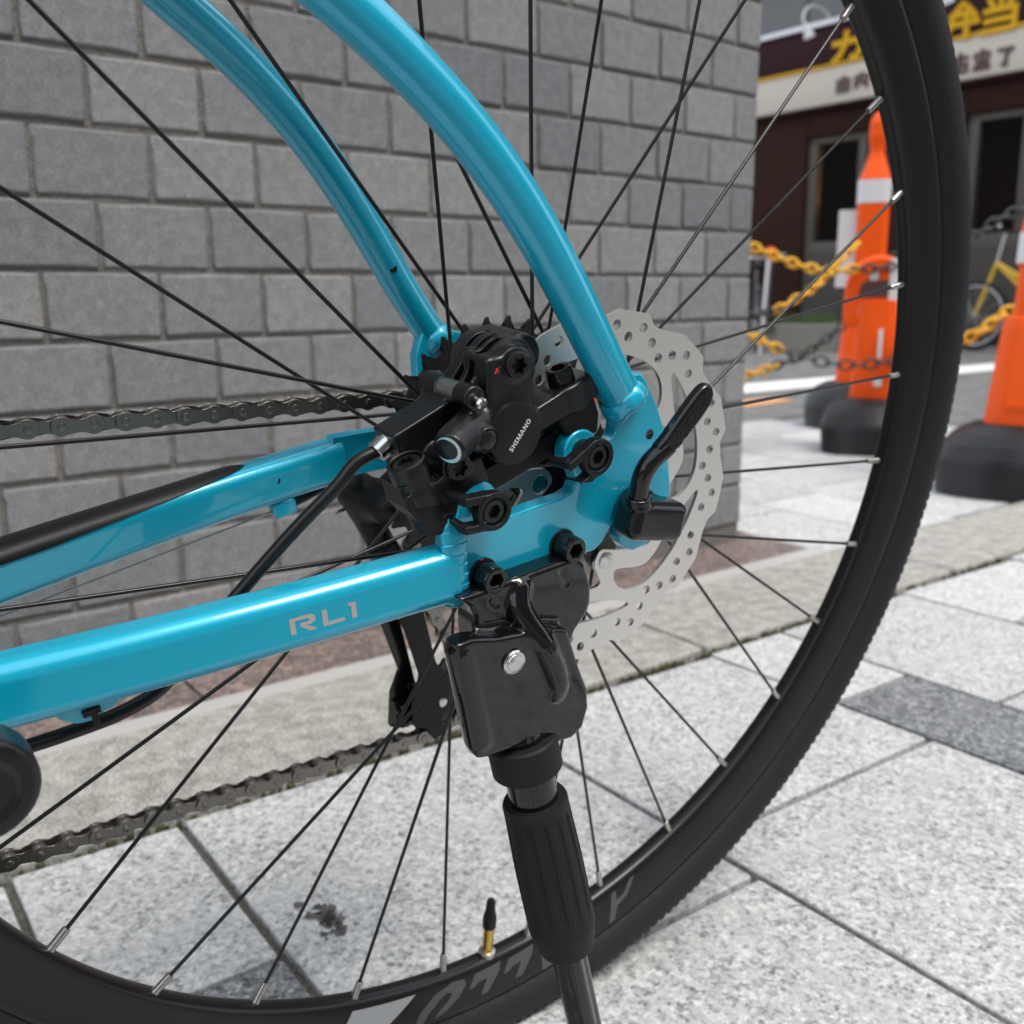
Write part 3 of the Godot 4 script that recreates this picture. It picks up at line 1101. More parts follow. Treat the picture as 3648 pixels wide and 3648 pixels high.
func build_wheel(bike: Node3D) -> void:
	var wh := node(bike, "rear_wheel")
	var mb := MB.new()
	# rim
	var half := [[0.2928, 0.0], [0.2930, 0.0026], [0.2938, 0.0044], [0.2958, 0.0058], [0.2995, 0.0074], [0.3040, 0.0090], [0.3085, 0.0104], [0.3120, 0.0113], [0.3152, 0.0117], [0.3164, 0.0112], [0.3164, 0.0100], [0.3120, 0.0090]]
	var prof := PackedVector2Array()
	for q in half:
		prof.append(Vector2(q[0], -q[1]))
	prof.reverse()
	for i in range(1, half.size()):
		prof.append(Vector2(half[i][0], half[i][1]))
	prof.reverse()
	lathe(mb, AX, Vector3.BACK, prof, 240)
	part(wh, "rim", mb.mesh(), M.rim)
	# tyre with a low tread: little blocks on the shoulders
	mb = MB.new()
	var segs := 1600
	var ks := 26
	var cache := []
	for i in segs:
		var a := TAU * i / segs
		var ring := PackedVector3Array()
		for j in ks + 1:
			var t := lerpf(-2.52, 2.52, float(j) / ks)
			var rr := 0.0183
			var zz := sin(t) * rr * 1.0
			var r := 0.3295 + cos(t) * (0.0180 if cos(t) > 0 else 0.0165)
			var sh := absf(t)
			var bite := 0.0
			if sh > 0.5 and sh < 1.22:
				bite = 0.0018 if fposmod(i / 5.0 + sh * 1.0, 1.0) < 0.45 else 0.0
			elif sh <= 0.5:
				bite = 0.0007 if fposmod(i / 10.0 - t * 1.6, 1.0) < 0.3 else 0.0
			elif sh > 1.5 and sh < 1.6:
				bite = -0.0003
			r -= bite * cos(t)
			zz -= bite * sin(t)
			var tp := AX + Vector3(cos(a) * r, sin(a) * r, zz)
			var low := tp.y * cos(LEAN) - tp.z * sin(LEAN)
			if low < 0.0:                       # pressed flat where it stands
				tp.y -= low / cos(LEAN)
			ring.append(tp)
		cache.append(ring)
	for i in segs:
		var q := (i + 1) % segs
		var a0 := TAU * i / segs
		var a1 := TAU * (i + 1) / segs
		for j in ks:
			var t0 := lerpf(-2.52, 2.52, float(j) / ks)
			var t1 := lerpf(-2.52, 2.52, float(j + 1) / ks)
			mb.quad(cache[i][j], cache[q][j], cache[q][j + 1], cache[i][j + 1],
				Vector3(cos(a0) * cos(t0), sin(a0) * cos(t0), sin(t0)), Vector3(cos(a1) * cos(t0), sin(a1) * cos(t0), sin(t0)),
				Vector3(cos(a1) * cos(t1), sin(a1) * cos(t1), sin(t1)), Vector3(cos(a0) * cos(t1), sin(a0) * cos(t1), sin(t1)))
	part(wh, "tyre", mb.mesh(), M.tyre)
	# hub
	mb = MB.new()
	lathe(mb, AX, Vector3.BACK, PackedVector2Array([Vector2(0.005, 0.0665), Vector2(0.009, 0.0665), Vector2(0.0095, 0.058), Vector2(0.0165, 0.0575), Vector2(0.0165, 0.0535), Vector2(0.021, 0.0505), Vector2(0.021, 0.0365), Vector2(0.0278, 0.0352), Vector2(0.0285, 0.034), Vector2(0.0285, 0.0318), Vector2(0.0275, 0.0306), Vector2(0.019, 0.029), Vector2(0.0150, 0.020), Vector2(0.0145, 0.0), Vector2(0.0155, -0.013), Vector2(0.021, -0.0215), Vector2(0.0275, -0.0226), Vector2(0.0285, -0.0238), Vector2(0.0285, -0.0258), Vector2(0.0275, -0.027), Vector2(0.018, -0.0275), Vector2(0.0165, -0.062), Vector2(0.007, -0.0665)]), 64)
	part(wh, "hub", mb.mesh(), M.black)
	# 32 crossed spokes with nipples
	var sides := [[1, 1], [-1, -1], [1, -1], [-1, 1]]
	var nip := MB.new()
	lathe(nip, Vector3.ZERO, Vector3.UP, PackedVector2Array([Vector2(0.0, -0.002), Vector2(0.0022, -0.002), Vector2(0.0022, 0.001), Vector2(0.0019, 0.0016), Vector2(0.0019, 0.0095), Vector2(0.0016, 0.0105), Vector2(0.001, 0.0107)]), 12)
	var nip_mesh := nip.mesh()
	for k in 32:
		var a := deg_to_rad(50.55 - 11.25 * k)
		var s: Array = sides[k % 4]
		var b: float = a + s[1] * deg_to_rad(64.5)
		var rim_p := P(293.5 * cos(a), 293.5 * sin(a), s[0] * 1.0)
		var out_side := 1.4 if s[1] > 0 else -1.4
		var hz := 32.5 if s[0] > 0 else -24.8
		var hub_p := P(23.9 * cos(b), 23.9 * sin(b), hz + out_side)
		mb = MB.new()
		var d := (hub_p - rim_p).normalized()
		tube(mb, PackedVector3Array([rim_p + d * 0.002, rim_p.lerp(hub_p, 0.5), hub_p]), 0.0009, 10)
		part(wh, "spoke", mb.mesh(), M.spoke)
		var o := part(wh, "spoke_nipple", nip_mesh, M.nickel)
		o.transform = Transform3D(Basis(Quaternion(Vector3.UP, d)), rim_p)
	# valve
	mb = MB.new()
	puck(mb, P(0, -294.0, 0), Vector3.UP, 0.0050, 0.0036, 0.0007)
	part(wh, "valve_nut", mb.mesh(), M.nickel)
	mb = MB.new()
	var vp := PackedVector2Array()
	for i in 26:
		vp.append(Vector2(0.0031 if i % 2 == 0 else 0.0029, i * 0.0008))
	lathe(mb, P(0, -291, 0), Vector3.UP, vp, 20)
	part(wh, "valve_stem", mb.mesh(), M.brass)
	mb = MB.new()
	lathe(mb, P(0, -274.5, 0), Vector3.UP, PackedVector2Array([Vector2(0.0035, 0), Vector2(0.0039, 0.0006), Vector2(0.0039, 0.0068), Vector2(0.0035, 0.0090), Vector2(0.0028, 0.0115), Vector2(0.0025, 0.0172), Vector2(0.0019, 0.0188), Vector2(0, 0.0190)]), 20)
	part(wh, "valve_cap", mb.mesh(), M.matte)
	# printed figures along the flank of the rim
	var shapes := [
		[M.rim_white, [[[-17.5, 300.2], [-9.9, 299.7], [-13.4, 309.0], [-19.0, 311.0]]]],
		[M.rim_grey, [[[-10.2, 313.2], [-9.4, 307.5], [-7.6, 302.2], [-5.2, 299.8], [-3.8, 300.4], [-3.6, 302.6], [-4.6, 306.4], [-6.2, 310.0], [-7.6, 311.6], [-7.2, 309.4], [-6.0, 306.6], [-5.4, 303.8], [-6.0, 303.0], [-7.0, 304.8], [-8.4, 309.0], [-9.2, 313.2]]]],
		[M.rim_grey, [[[-3.3, 305.3], [-2.4, 300.2], [1.1, 299.6], [0.7, 303.0], [-1.0, 309.5], [-1.9, 309.5], [-0.9, 303.6], [-2.1, 303.9], [-2.6, 305.2]]]],
		[M.rim_grey, [[[1.2, 305.3], [2.1, 300.2], [5.6, 299.6], [5.2, 303.0], [3.5, 309.5], [2.6, 309.5], [3.6, 303.6], [2.4, 303.9], [1.9, 305.2]]]],
		[M.rim_grey, [[[6.1, 313.0], [6.3, 305.5], [7.6, 301.2], [9.8, 299.8], [9.5, 302.4], [8.2, 303.4], [7.2, 306.4], [7.3, 310.2], [8.8, 309.0], [8.6, 312.2]]]],
		[M.rim_grey, [[[15.6, 312.0], [17.2, 300.4], [17.9, 300.2], [17.5, 304.0], [18.6, 303.8], [20.2, 300.0], [20.9, 300.0], [19.0, 305.5], [17.4, 306.6], [16.4, 312.0]]]]]
	for sh in shapes:
		mb = MB.new()
		for l in sh[1]:
			var flat2 := PackedVector2Array()
			for q in l:
				flat2.append(Vector2(q[0] * 5.35, 296.2 + (q[1] - 299.6) * 1.33))   # degrees to millimetres along the rim
			# refine, then lay it on the conical flank
			var idx := Geometry2D.triangulate_polygon(flat2)
			for t in range(0, idx.size(), 3):
				var tri2 := [flat2[idx[t]], flat2[idx[t + 1]], flat2[idx[t + 2]]]
				_rim_tri(mb, tri2[0], tri2[1], tri2[2], 3)
		part(wh, "rim_print", mb.mesh(), sh[0], "grey slanted lettering printed on the rim flank" if sh[0] == M.rim_grey else "white slanted panel printed on the rim flank")

func _rim_tri(mb: MB, a: Vector2, b: Vector2, c: Vector2, deep: int) -> void:
	if deep > 0:
		var ab := (a + b) / 2
		var bc := (b + c) / 2
		var ca := (c + a) / 2
		_rim_tri(mb, a, ab, ca, deep - 1)
		_rim_tri(mb, ab, b, bc, deep - 1)
		_rim_tri(mb, ca, bc, c, deep - 1)
		_rim_tri(mb, ab, bc, ca, deep - 1)
		return
	var ps := []
	for q in [a, b, c]:
		var an := deg_to_rad(q.x / 5.35 - 90.0)
		var r: float = q.y
		var z := 0.0
		var tab := [[292.8, 0.0], [293.8, 4.4], [295.8, 5.8], [299.5, 7.4], [304.0, 9.0], [308.5, 10.4], [312.0, 11.3], [315.2, 11.7]]
		for i in tab.size() - 1:
			if r >= tab[i][0]:
				z = lerpf(tab[i][1], tab[i + 1][1], clampf((r - tab[i][0]) / (tab[i + 1][0] - tab[i][0]), 0, 1))
		ps.append(P(cos(an) * r, sin(an) * r, z + 0.16))
	mb.tri(ps[0], ps[1], ps[2], Vector3.BACK, Vector3.BACK, Vector3.BACK)

func pol(r: float, deg: float) -> Vector2:
	return Vector2(cos(deg_to_rad(deg)), sin(deg_to_rad(deg))) * r

func build_rotor(bike: Node3D) -> void:
	var ro := node(bike, "brake_rotor", "perforated brushed steel brake disc on the rear hub")
	# one steel plate cut with booleans, then kept as a mesh
	var root := CSGPolygon3D.new()
	var outl := PackedVector2Array()
	for s in 12:
		var a := 12.9 + 30.0 * s
		for q in [[0.0, 77.0], [3.4, 80.6], [4.2, 81.0], [10.0, 80.7], [15.6, 81.0], [17.0, 80.5], [23.5, 77.6], [25.0, 77.1], [29.4, 76.8]]:
			outl.append(pol(q[1], a + q[0]))
	root.polygon = outl
	root.depth = 1.8
	var win := smooth_line([pol(64.6, -0.5), pol(64.3, -5), pol(63.4, -12), pol(62.7, -18), pol(62.4, -27), pol(62.0, -36), pol(61.3, -45), pol(59.8, -52), pol(56.8, -58), pol(52.5, -62.8), pol(48.0, -65.2), pol(43.5, -64.8), pol(42.3, -62.2), pol(44.0, -57.0), pol(47.6, -51.0), pol(51.6, -44.5), pol(52.8, -37.0), pol(52.4, -26), pol(53.6, -16), pol(57.4, -7.5), pol(61.8, -1.5)], 3, true)
	var inner := []
	for s in 6:
		var a := 55.2 - 60.0 * s
		for q in [[33.0, -20.6], [36.5, -20.0], [41.0, -17.2], [44.4, -15.6], [46.0, -18.5], [46.2, -26], [45.4, -35], [42.5, -40], [38.7, -45.6], [35.0, -53], [31.5, -60.7], [28.6, -70], [28.6, -76]]:
			inner.append(pol(q[0], a + q[1]))
	var cuts := [PackedVector2Array(smooth_line(inner, 2, true))]
	for s in 6:
		var p := PackedVector2Array()
		for q in win:
			p.append((q as Vector2).rotated(deg_to_rad(55.0 - 60.0 * s)))
		cuts.append(p)
		var holes := [65.2, 70.0, 74.6, 69.8, 0.0, 69.8, 74.6, 69.8, 74.6, 69.8]
		for h in 10:
			if holes[h] > 0:
				cuts.append(arc_pts(pol(holes[h], 65.4 - 60.0 * s - 6.0 * h), 2.3, 0, 360.0 * 17 / 18, 17))
	for c in cuts:
		var cp := CSGPolygon3D.new()
		cp.polygon = c
		cp.depth = 4.0
		cp.position.z = 1.0
		cp.operation = CSGShape3D.OPERATION_SUBTRACTION
		cp.name = "cut"
		root.add_child(cp, true)
	root.name = "disc"
	root.material_override = M.steel
	root.transform = Transform3D(Basis.IDENTITY.scaled(Vector3.ONE * 0.001), P(0, 0, 52.9))
	ro.add_child(root)
	var mb: MB
	# black carrier with six lugs and the rivets
	mb = MB.new()
	var lug := PackedVector2Array()
	for i in 144:
		var a := 360.0 * i / 144
		var f := absf(fposmod(a - (46.0 - 60.0) + 30.0, 60.0) - 30.0)
		lug.append(pol(lerpf(40.0, 28.5, clampf((f - 7.0) / 11.0, 0, 1)) * 0.001, a))
	plate(mb, lug, 0.0465, 0.0510, 0.0006, bike_xf())
	part(ro, "carrier", mb.mesh(), M.black)
	for s in 6:
		mb = MB.new()
		var c := pol(34.6, 55.2 - 60.0 * s - 9.2)
		puck(mb, P(c.x, c.y, 52.6), Vector3.BACK, 0.0043, 0.0008, 0.0004, 24)
		part(ro, "rivet", mb.mesh(), M.silver)
	mb = MB.new()
	lathe(mb, AX, Vector3.BACK, PackedVector2Array([Vector2(0.0, 0.0575), Vector2(0.0165, 0.0575), Vector2(0.0185, 0.0565), Vector2(0.0195, 0.052), Vector2(0.0195, 0.047)]), 40)
	part(ro, "lock_ring", mb.mesh(), M.black)
	# red safety tag on the disc
	mb = MB.new()
	puck(mb, P(-11.5, 43.5, 52.95), Vector3.BACK, 0.0052, 0.0004, 0.0001, 20)
	part(ro, "sticker", mb.mesh(), M.orange_mark)

func cog_outline(teeth: int) -> PackedVector2Array:
	var p := PackedVector2Array()
	var pr := 12.7 / (2.0 * sin(PI / teeth))
	var st := 360.0 / teeth
	for i in teeth:
		var a := st * i
		# valley, flank, worn tip
		for q in [[-0.30, pr - 3.6], [-0.16, pr - 4.1], [0.0, pr - 4.25], [0.16, pr - 4.1], [0.30, pr - 3.4], [0.38, pr - 1.0], [0.425, pr + 1.6], [0.52, pr + 1.8], [0.60, pr + 0.5], [0.65, pr - 1.6]]:
			p.append(pol(q[1] * 0.001, a + q[0] * st))
	return p

func build_drivetrain(bike: Node3D) -> void:
	var ca := node(bike, "cassette", "black toothed cassette behind the spokes")
	var mb: MB
	var teeth := [32, 28, 24, 21, 18, 15, 13, 11]
	for i in 8:
		mb = MB.new()
		var z := -0.028 - 0.00457 * i
		plate(mb, cog_outline(teeth[i]), z - 0.0009, z + 0.0009, 0.0003, Transform3D(Basis(Vector3.BACK, 0.05 + i * 0.31), AX), 1)
		part(ca, "cog", mb.mesh(), M.cog)
	# rivets of the largest cog
	mb = MB.new()
	for i in 12:
		var c := pol(54.0, 30.0 * i + 12.0)
		puck(mb, P(c.x, c.y, -27.2), Vector3.BACK, 0.0016, 0.0007, 0.0003, 12)
	part(ca, "cog_rivets", mb.mesh(), M.nickel)

	# chain: pins every half inch along its path
	var ch := node(bike, "chain", "steel roller chain running to the small cog and back")
	var path := []
	path.append(Vector2(-436, 22.0))
	path.append(Vector2(-225.0, 20.6))
	path.append(Vector2(0.0, 22.0))
	for i in 9:
		path.append(pol(22.5, 80.0 - 24.0 * i))
	path.append(Vector2(-27.5, -58))
	for i in 6:
		path.append(Vector2(-6, -72) + pol(22, 165.0 + 14.0 * i))
	path.append(Vector2(15.0, -146.0))
	for i in 8:
		path.append(Vector2(-6.0, -154.4) + pol(22.0, 10.0 - 14.5 * i))
	path.append(Vector2(-227, -177.7))
	path.append(Vector2(-436, -180.0))
	var cur := PackedVector2Array()
	# start so that a pin falls where the photograph shows one
	var pos := Vector2(-209.5 - 12.68 * 17, 0)
	var k := 0
	var seg := 0
	var lens := [0.0]
	for i in range(1, path.size()):
		lens.append(lens[i - 1] + path[i].distance_to(path[i - 1]))
	var want: float = lens[1] + (225.0 - 209.5 - 12.7)
	var s0 := fposmod(want, 12.7)
	var s := s0
	while s < lens[lens.size() - 1]:
		while lens[seg + 1] < s:
			seg += 1
		cur.append(path[seg].lerp(path[seg + 1], (s - lens[seg]) / (lens[seg + 1] - lens[seg])))
		s += 12.7
	# two link shapes along x, 12.7 mm long
	var fig := PackedVector2Array()
	fig.append_array(arc_pts(Vector2(6.35, 0), 4.2, -125, 125, 12))
	fig.append(Vector2(1.6, 2.75))
	fig.append(Vector2(-1.6, 2.75))
	fig.append_array(arc_pts(Vector2(-6.35, 0), 4.2, 55, 305, 12))
	fig.append(Vector2(-1.6, -2.75))
	fig.append(Vector2(1.6, -2.75))
	fig = _mm(fig)
	var outer := MB.new()
	plate(outer, fig, 0.00245, 0.0034, 0.00025, Transform3D.IDENTITY, 1)
	plate(outer, fig, -0.0034, -0.00245, 0.00025, Transform3D.IDENTITY, 1)
	for e in [-1, 1]:
		puck(outer, Vector3(0.00635 * e, 0, -0.0039), Vector3.BACK, 0.0018, 0.0078, 0.0004, 12)
	var inn := MB.new()
	plate(inn, fig, 0.00145, 0.00235, 0.00025, Transform3D.IDENTITY, 1)
	plate(inn, fig, -0.00235, -0.00145, 0.00025, Transform3D.IDENTITY, 1)
	for e in [-1, 1]:
		puck(inn, Vector3(0.00635 * e, 0, -0.0015), Vector3.BACK, 0.0039, 0.003, 0.0002, 14)
	var om := outer.mesh()
	var im := inn.mesh()
	for i in cur.size() - 1:
		var c := (cur[i] + cur[i + 1]) / 2
		var d := cur[i + 1] - cur[i]
		var o := part(ch, "chain_link", om if i % 2 == 0 else im, M.chain)
		o.transform = Transform3D(Basis(Vector3.BACK, d.angle()), P(c.x, c.y, -58.0))

	# rear derailleur
	var de := node(bike, "derailleur", "black rear derailleur with long cage below the cassette")
	mb = MB.new()
	var body := [
		[0, 1, 0, Vector3(-46, -34, -86), Vector3(-40, -38, -66), 11.0, 9.5],
		[0, 1, 6, Vector3(-44, -44, -80), Vector3(-30, -74, -74), 8.0, 7.0],
		[2, 1, 5, Vector3(-36, -33, -78), Vector3(-36, -33, -58), 7.0, 1.0],
		[1, 1, 5, Vector3(-20, -30, -72), Basis(Vector3.BACK, 0.5), Vector3(16, 7, 3), 2.0],
		[1, 1, 4, Vector3(-30, -78, -68), Basis(Vector3.BACK, -1.05), Vector3(22, 8, 6), 2.0]]
	sdf_mesh(mb, body, Vector3(-66, -104, -102), Vector3(6, -12, -50), 1.3)
	part(de, "knuckle", mb.mesh(), M.matte)
	mb = MB.new()
	plate(mb, round_corners(mm2([[-42, -88], [-25, -84], [-12, -128], [-3, -138], [2, -150], [1, -160], [-7, -163], [-2, -174], [-10, -178], [-15, -169], [-24, -166], [-26, -150], [-22, -134], [-33, -104]]), 0.002), -0.0536, -0.0516, 0.0004, bike_xf())
	part(de, "cage_plate", mb.mesh(), M.matte)
	mb = MB.new()
	plate(mb, round_corners(mm2([[-46, -92], [-34, -90], [-22, -130], [-18, -144], [-14, -168], [-24, -172], [-34, -168], [-34, -146], [-29, -134]]), 0.002), -0.0645, -0.0625, 0.0004, bike_xf())
	part(de, "cage_plate", mb.mesh(), M.gloss)
	for c in [Vector2(-6, -154.4), Vector2(-6, -72)]:
		mb = MB.new()
		plate(mb, cog_outline(11), -0.0591, -0.0569, 0.0003, Transform3D(Basis.IDENTITY, P(c.x, c.y, 0)), 1)
		part(de, "jockey_wheel", mb.mesh(), M.gloss)
	mb = MB.new()
	puck(mb, P(-6.2, -154.4, -52), Vector3.BACK, 0.0028, 0.0016, 0.0008, 20)
	part(de, "pulley_bolt", mb.mesh(), M.silver)
	mb = MB.new()
	puck(mb, P(-36, -33, -57), Vector3.BACK, 0.0042, 0.0012, 0.0004, 20)
	part(de, "pivot_pin", mb.mesh(), M.gloss)
	mb = MB.new()
	tube(mb, PackedVector3Array([P(-58, -45, -86), P(-50, -43, -86)]), 0.0012, 10)
	part(de, "limit_screw", mb.mesh(), M.silver)

	# shift cable: bare wire to the stop, then a short housing
	var sc := node(bike, "shift_cable")
	mb = MB.new()
	tube(mb, PackedVector3Array([P(-436, -92, -26), P(-300, -72.0, -46), P(-102, -32.5, -67)]), 0.0006, 8)
	part(sc, "inner_wire", mb.mesh(), M.cable)
	mb = MB.new()
	var hp := PackedVector3Array()
	for q in smooth_line([Vector3(-92, -29.5, -67), Vector3(-80, -26, -69), Vector3(-62, -20, -74), Vector3(-44, -10, -84), Vector3(-30, -12, -92), Vector3(-30, -24, -92)], 8):
		hp.append(P(q.x, q.y, q.z))
	tube(mb, hp, 0.0024, 12)
	part(sc, "housing", mb.mesh(), M.matte)

	# left crank arm, its end just inside the picture; spindle and chainring beyond
	var cr := node(bike, "crankset")
	mb = MB.new()
	sdf_mesh(mb, [[0, 1, 0, Vector3(-436, -79, 72), Vector3(-300, -53, 82), 15.0, 12.0], [2, 1, 8, Vector3(-256.5, -47.0, 76), Vector3(-256.5, -47.0, 91), 16.8, 2.5], [0, 1, 10, Vector3(-300, -52, 82), Vector3(-262, -48, 83.5), 11.0, 7.0], [2, -1, 0, Vector3(-256.5, -47.0, 90), Vector3(-256.5, -47.0, 96), 10.5, 0.4]], Vector3(-330, -72, 62), Vector3(-234, -26, 96), 1.2)
	part(cr, "crank_arm", mb.mesh(), M.black)
	mb = MB.new()
	bolt_head(mb, P(-256.5, -47.0, 87.5), Vector3.BACK, 0.0085, 0.002, 0.0042, 0.0015)
	part(cr, "pedal_axle", mb.mesh(), M.gloss)
	mb = MB.new()
	tube(mb, PackedVector3Array([P(-436, -79, -62), P(-436, -79, 70)]), 0.011, 20)
	part(cr, "spindle", mb.mesh(), M.black)
	mb = MB.new()
	plate(mb, cog_outline(50), -0.0589, -0.0571, 0.0003, Transform3D(Basis.IDENTITY, P(-436, -79, 0)), 1)
	part(cr, "chainring", mb.mesh(), M.cog)

const BU := Vector3(0.904, 0.427, 0)     # along the two mounting bolts of the caliper
const BV := Vector3(-0.427, 0.904, 0)    # along their axes
func UV(u: float, v: float, z: float) -> Vector3:
	return BU * u + BV * v + Vector3(0, 0, z)
func A(p: Vector3) -> Vector3:
	return p * 0.001 + AX

func build_brake(bike: Node3D) -> void:
	var br := node(bike, "brake_caliper", "satin black hydraulic disc brake caliper with silver hose nut")
	var mb := MB.new()
	var ub := Basis(BU, BV, Vector3.BACK)
	var cap := Vector3(-66.9, 39.3, 0)
	var hose := Vector3(-0.86, -0.30, 0.42).normalized()
	# main body, outer half first
	var body := [
		[2, 1, 0, cap + Vector3(0, 0, 56), cap + Vector3(0, 0, 74.6), 12.6, 2.2],
		[1, 1, 3.5, Vector3(-68, 54, 66), Basis(Vector3.BACK, 0.12), Vector3(10.5, 15, 9), 2.2],
		[2, 1, 1.6, Vector3(-67.2, 64.8, 60), Vector3(-67.2, 64.8, 74.8), 6.6, 1.2],
		# bridge over the disc
		[2, 1, 2.6, Vector3(-60, 61.0, 37), Vector3(-65, 63.0, 70), 11.2, 3.0],
		[2, 1, 2.6, Vector3(-54, 65.5, 37), Vector3(-57, 66.5, 66), 8.4, 3.0],
		[1, 1, 2.2, Vector3(-74, 57, 58), Basis(Vector3.BACK, 0.95), Vector3(9, 6.5, 10), 1.4],
		# inner half
		[2, 1, 2.2, cap + Vector3(2, 3, 30), cap + Vector3(2, 3, 49), 11.6, 2.0],
		[1, 1, 1.6, Vector3(-92, 39.0, 52), Basis(Vector3.BACK, 0.46), Vector3(16, 6.2, 8), 0.9],
		[1, 1, 1.6, Vector3(-84, 45.0, 50), Basis(Vector3.BACK, 0.9), Vector3(9, 5.0, 8), 0.9],
		# arms to the mounting bolts
		[1, 1, 2.6, UV(-20, 61.2, 67), ub, Vector3(20, 5.2, 7.5), 1.2],
		[2, 1, 2, UV(-10.9, 55, 67.5), UV(-10.9, 66.4, 67.5), 8.0, 1.6],
		[1, 1, 2.6, UV(-74, 57, 67), ub, Vector3(16, 6, 7.5), 1.2],
		[2, 1, 1.6, UV(-84.5, 53.5, 67.5), UV(-84.5, 71.4, 67.5), 7.6, 1.2],
		# hose port towards the front
		[0, 1, 2.2, Vector3(-76, 44, 68), Vector3(-93, 38.3, 76), 7.4, 6.6],
		[2, 1, 2, Vector3(-76, 44, 68), Vector3(-97.3, 36.6, 79.6), 6.4, 0.8],
		# bleed boss
		[2, 1, 2, Vector3(-80.6, 38.8, 64), Vector3(-80.6, 38.8, 79.2), 5.4, 1.0],
		# pad pin lugs
		[2, 1, 1.5, Vector3(-84.3, 53.4, 65.5), Vector3(-84.0, 53.4, 75), 4.7, 1.2],
		[2, 1, 1.5, Vector3(-81.0, 51.5, 38), Vector3(-81.6, 52, 51), 5.2, 1.2],
		# lower body bolt boss
		[2, 1, 1.6, Vector3(-90.0, 28.2, 58), Vector3(-90.0, 28.2, 74.6), 6.0, 0.8],
		[1, 1, 2.2, Vector3(-80, 32, 62), Basis(Vector3.BACK, 0.6), Vector3(10, 7, 6), 2.0],
		# the slot for the disc and grooves in the bridge
		[2, -1, 0.5, Vector3(0, 0, 49.4), Vector3(0, 0, 54.6), 82.5, 0.2],
		[1, -1, 1.0, Vector3(-76.0, 63.5, 64.5), Basis(Vector3.BACK, 0.95), Vector3(12, 3.4, 1.7), 0.8],
		[1, -1, 1.0, Vector3(-74.5, 63.0, 57.5), Basis(Vector3.BACK, 0.95), Vector3(14, 3.4, 1.9), 0.8],
		[1, -1, 1.0, Vector3(-72, 63.0, 48.5), Basis(Vector3.BACK, 0.95), Vector3(14, 3.2, 1.7), 0.8]]
	sdf_mesh(mb, body, Vector3(-122, 14, 22), Vector3(-18, 82, 84), 0.75)
	part(br, "body", mb.mesh(), M.black)
	# round cover with the maker's name
	mb = MB.new()
	puck(mb, A(cap + Vector3(0, 0, 74.2)), Vector3.BACK, 0.0119, 0.0038, 0.0003, 48)
	part(br, "cover", mb.mesh(), M.matte)
	var tm := TextMesh.new()
	var font := SystemFont.new()
	font.font_names = PackedStringArray(["Droid Sans"])
	font.font_weight = 900
	tm.font = font
	tm.text = "SHIMANO"
	tm.font_size = 64
	tm.pixel_size = 0.0001
	tm.depth = 0.0001
	var tx := part(br, "lettering", tm, M.print_white, "small white lettering on the round cover")
	tx.transform = Transform3D(Basis(Vector3.BACK, deg_to_rad(56)).scaled_local(Vector3(0.47, 0.42, 1)), A(cap + Vector3(2.2, -0.6, 78.04)))
	# bolts through the body
	mb = MB.new()
	puck(mb, A(Vector3(-67.4, 65.0, 74.4)), Vector3.BACK, 0.0062, 0.0014, 0.0004, 36)
	bolt_head(mb, A(Vector3(-67.6, 65.1, 75.4)), Vector3.BACK, 0.0052, 0.0026, 0.0034, 0.0022, true)
	part(br, "body_bolt", mb.mesh(), M.black)
	mb = MB.new()
	bolt_head(mb, A(Vector3(-90.0, 28.2, 74.4)), Vector3.BACK, 0.0054, 0.0024, 0.0034, 0.0022, true)
	part(br, "body_bolt", mb.mesh(), M.black)
	# mounting bolts
	mb = MB.new()
	puck(mb, A(UV(-10.9, 65.6, 67.5)), BV, 0.0064, 0.0011, 0.0003, 36)
	bolt_head(mb, A(UV(-10.9, 66.6, 67.5)), BV, 0.0052, 0.0064, 0.0031, 0.003, false, true)
	part(br, "mounting_bolt", mb.mesh(), M.gloss)
	mb = MB.new()
	bolt_head(mb, A(UV(-84.5, 70.6, 67.5)), BV, 0.0056, 0.0024, 0.0034, 0.0024, true)
	part(br, "mounting_bolt", mb.mesh(), M.black)
	# raised ring round the lower mounting bolt
	mb = MB.new()
	lathe(mb, A(UV(-84.5, 70.4, 67.5)), BV, PackedVector2Array([Vector2(0.0060, 0.0), Vector2(0.0060, 0.0030), Vector2(0.0066, 0.0034), Vector2(0.0074, 0.0030), Vector2(0.0076, 0.0)]), 36)
	part(br, "bolt_collar", mb.mesh(), M.black)
	# bleed plug
	mb = MB.new()
	lathe(mb, A(Vector3(-80.6, 38.8, 79.0)), Vector3.BACK, PackedVector2Array([Vector2(0.0046, 0), Vector2(0.0048, 0.0005), Vector2(0.0043, 0.0009), Vector2(0.0041, 0.0003), Vector2(0.0036, 0.0003), Vector2(0.0036, 0.0012), Vector2(0.0024, 0.0019), Vector2(0, 0.0020)]), 32)
	part(br, "bleed_plug", mb.mesh(), M.black)
	# port mouth: silver ring with a black screw inside
	mb = MB.new()
	var port := (Vector3(-97.3, 36.6, 79.6) - Vector3(-76, 44, 68)).normalized()
	lathe(mb, A(Vector3(-97.3, 36.6, 79.6)), port, PackedVector2Array([Vector2(0.0050, -0.0003), Vector2(0.0052, 0.0003), Vector2(0.0038, 0.0003), Vector2(0.0036, -0.003)]), 32)
	part(br, "port_ring", mb.mesh(), M.silver)
	mb = MB.new()
	bolt_head(mb, A(Vector3(-97.3, 36.6, 79.6) - port * 2.6), port, 0.0036, 0.002, 0.0018, 0.0014)
	part(br, "port_screw", mb.mesh(), M.gloss)
	# pad pin across the gap, its bent end outside
	mb = MB.new()
	tube(mb, PackedVector3Array([A(Vector3(-81.6, 52, 48)), A(Vector3(-84.2, 53.4, 68))]), 0.0042, 20)
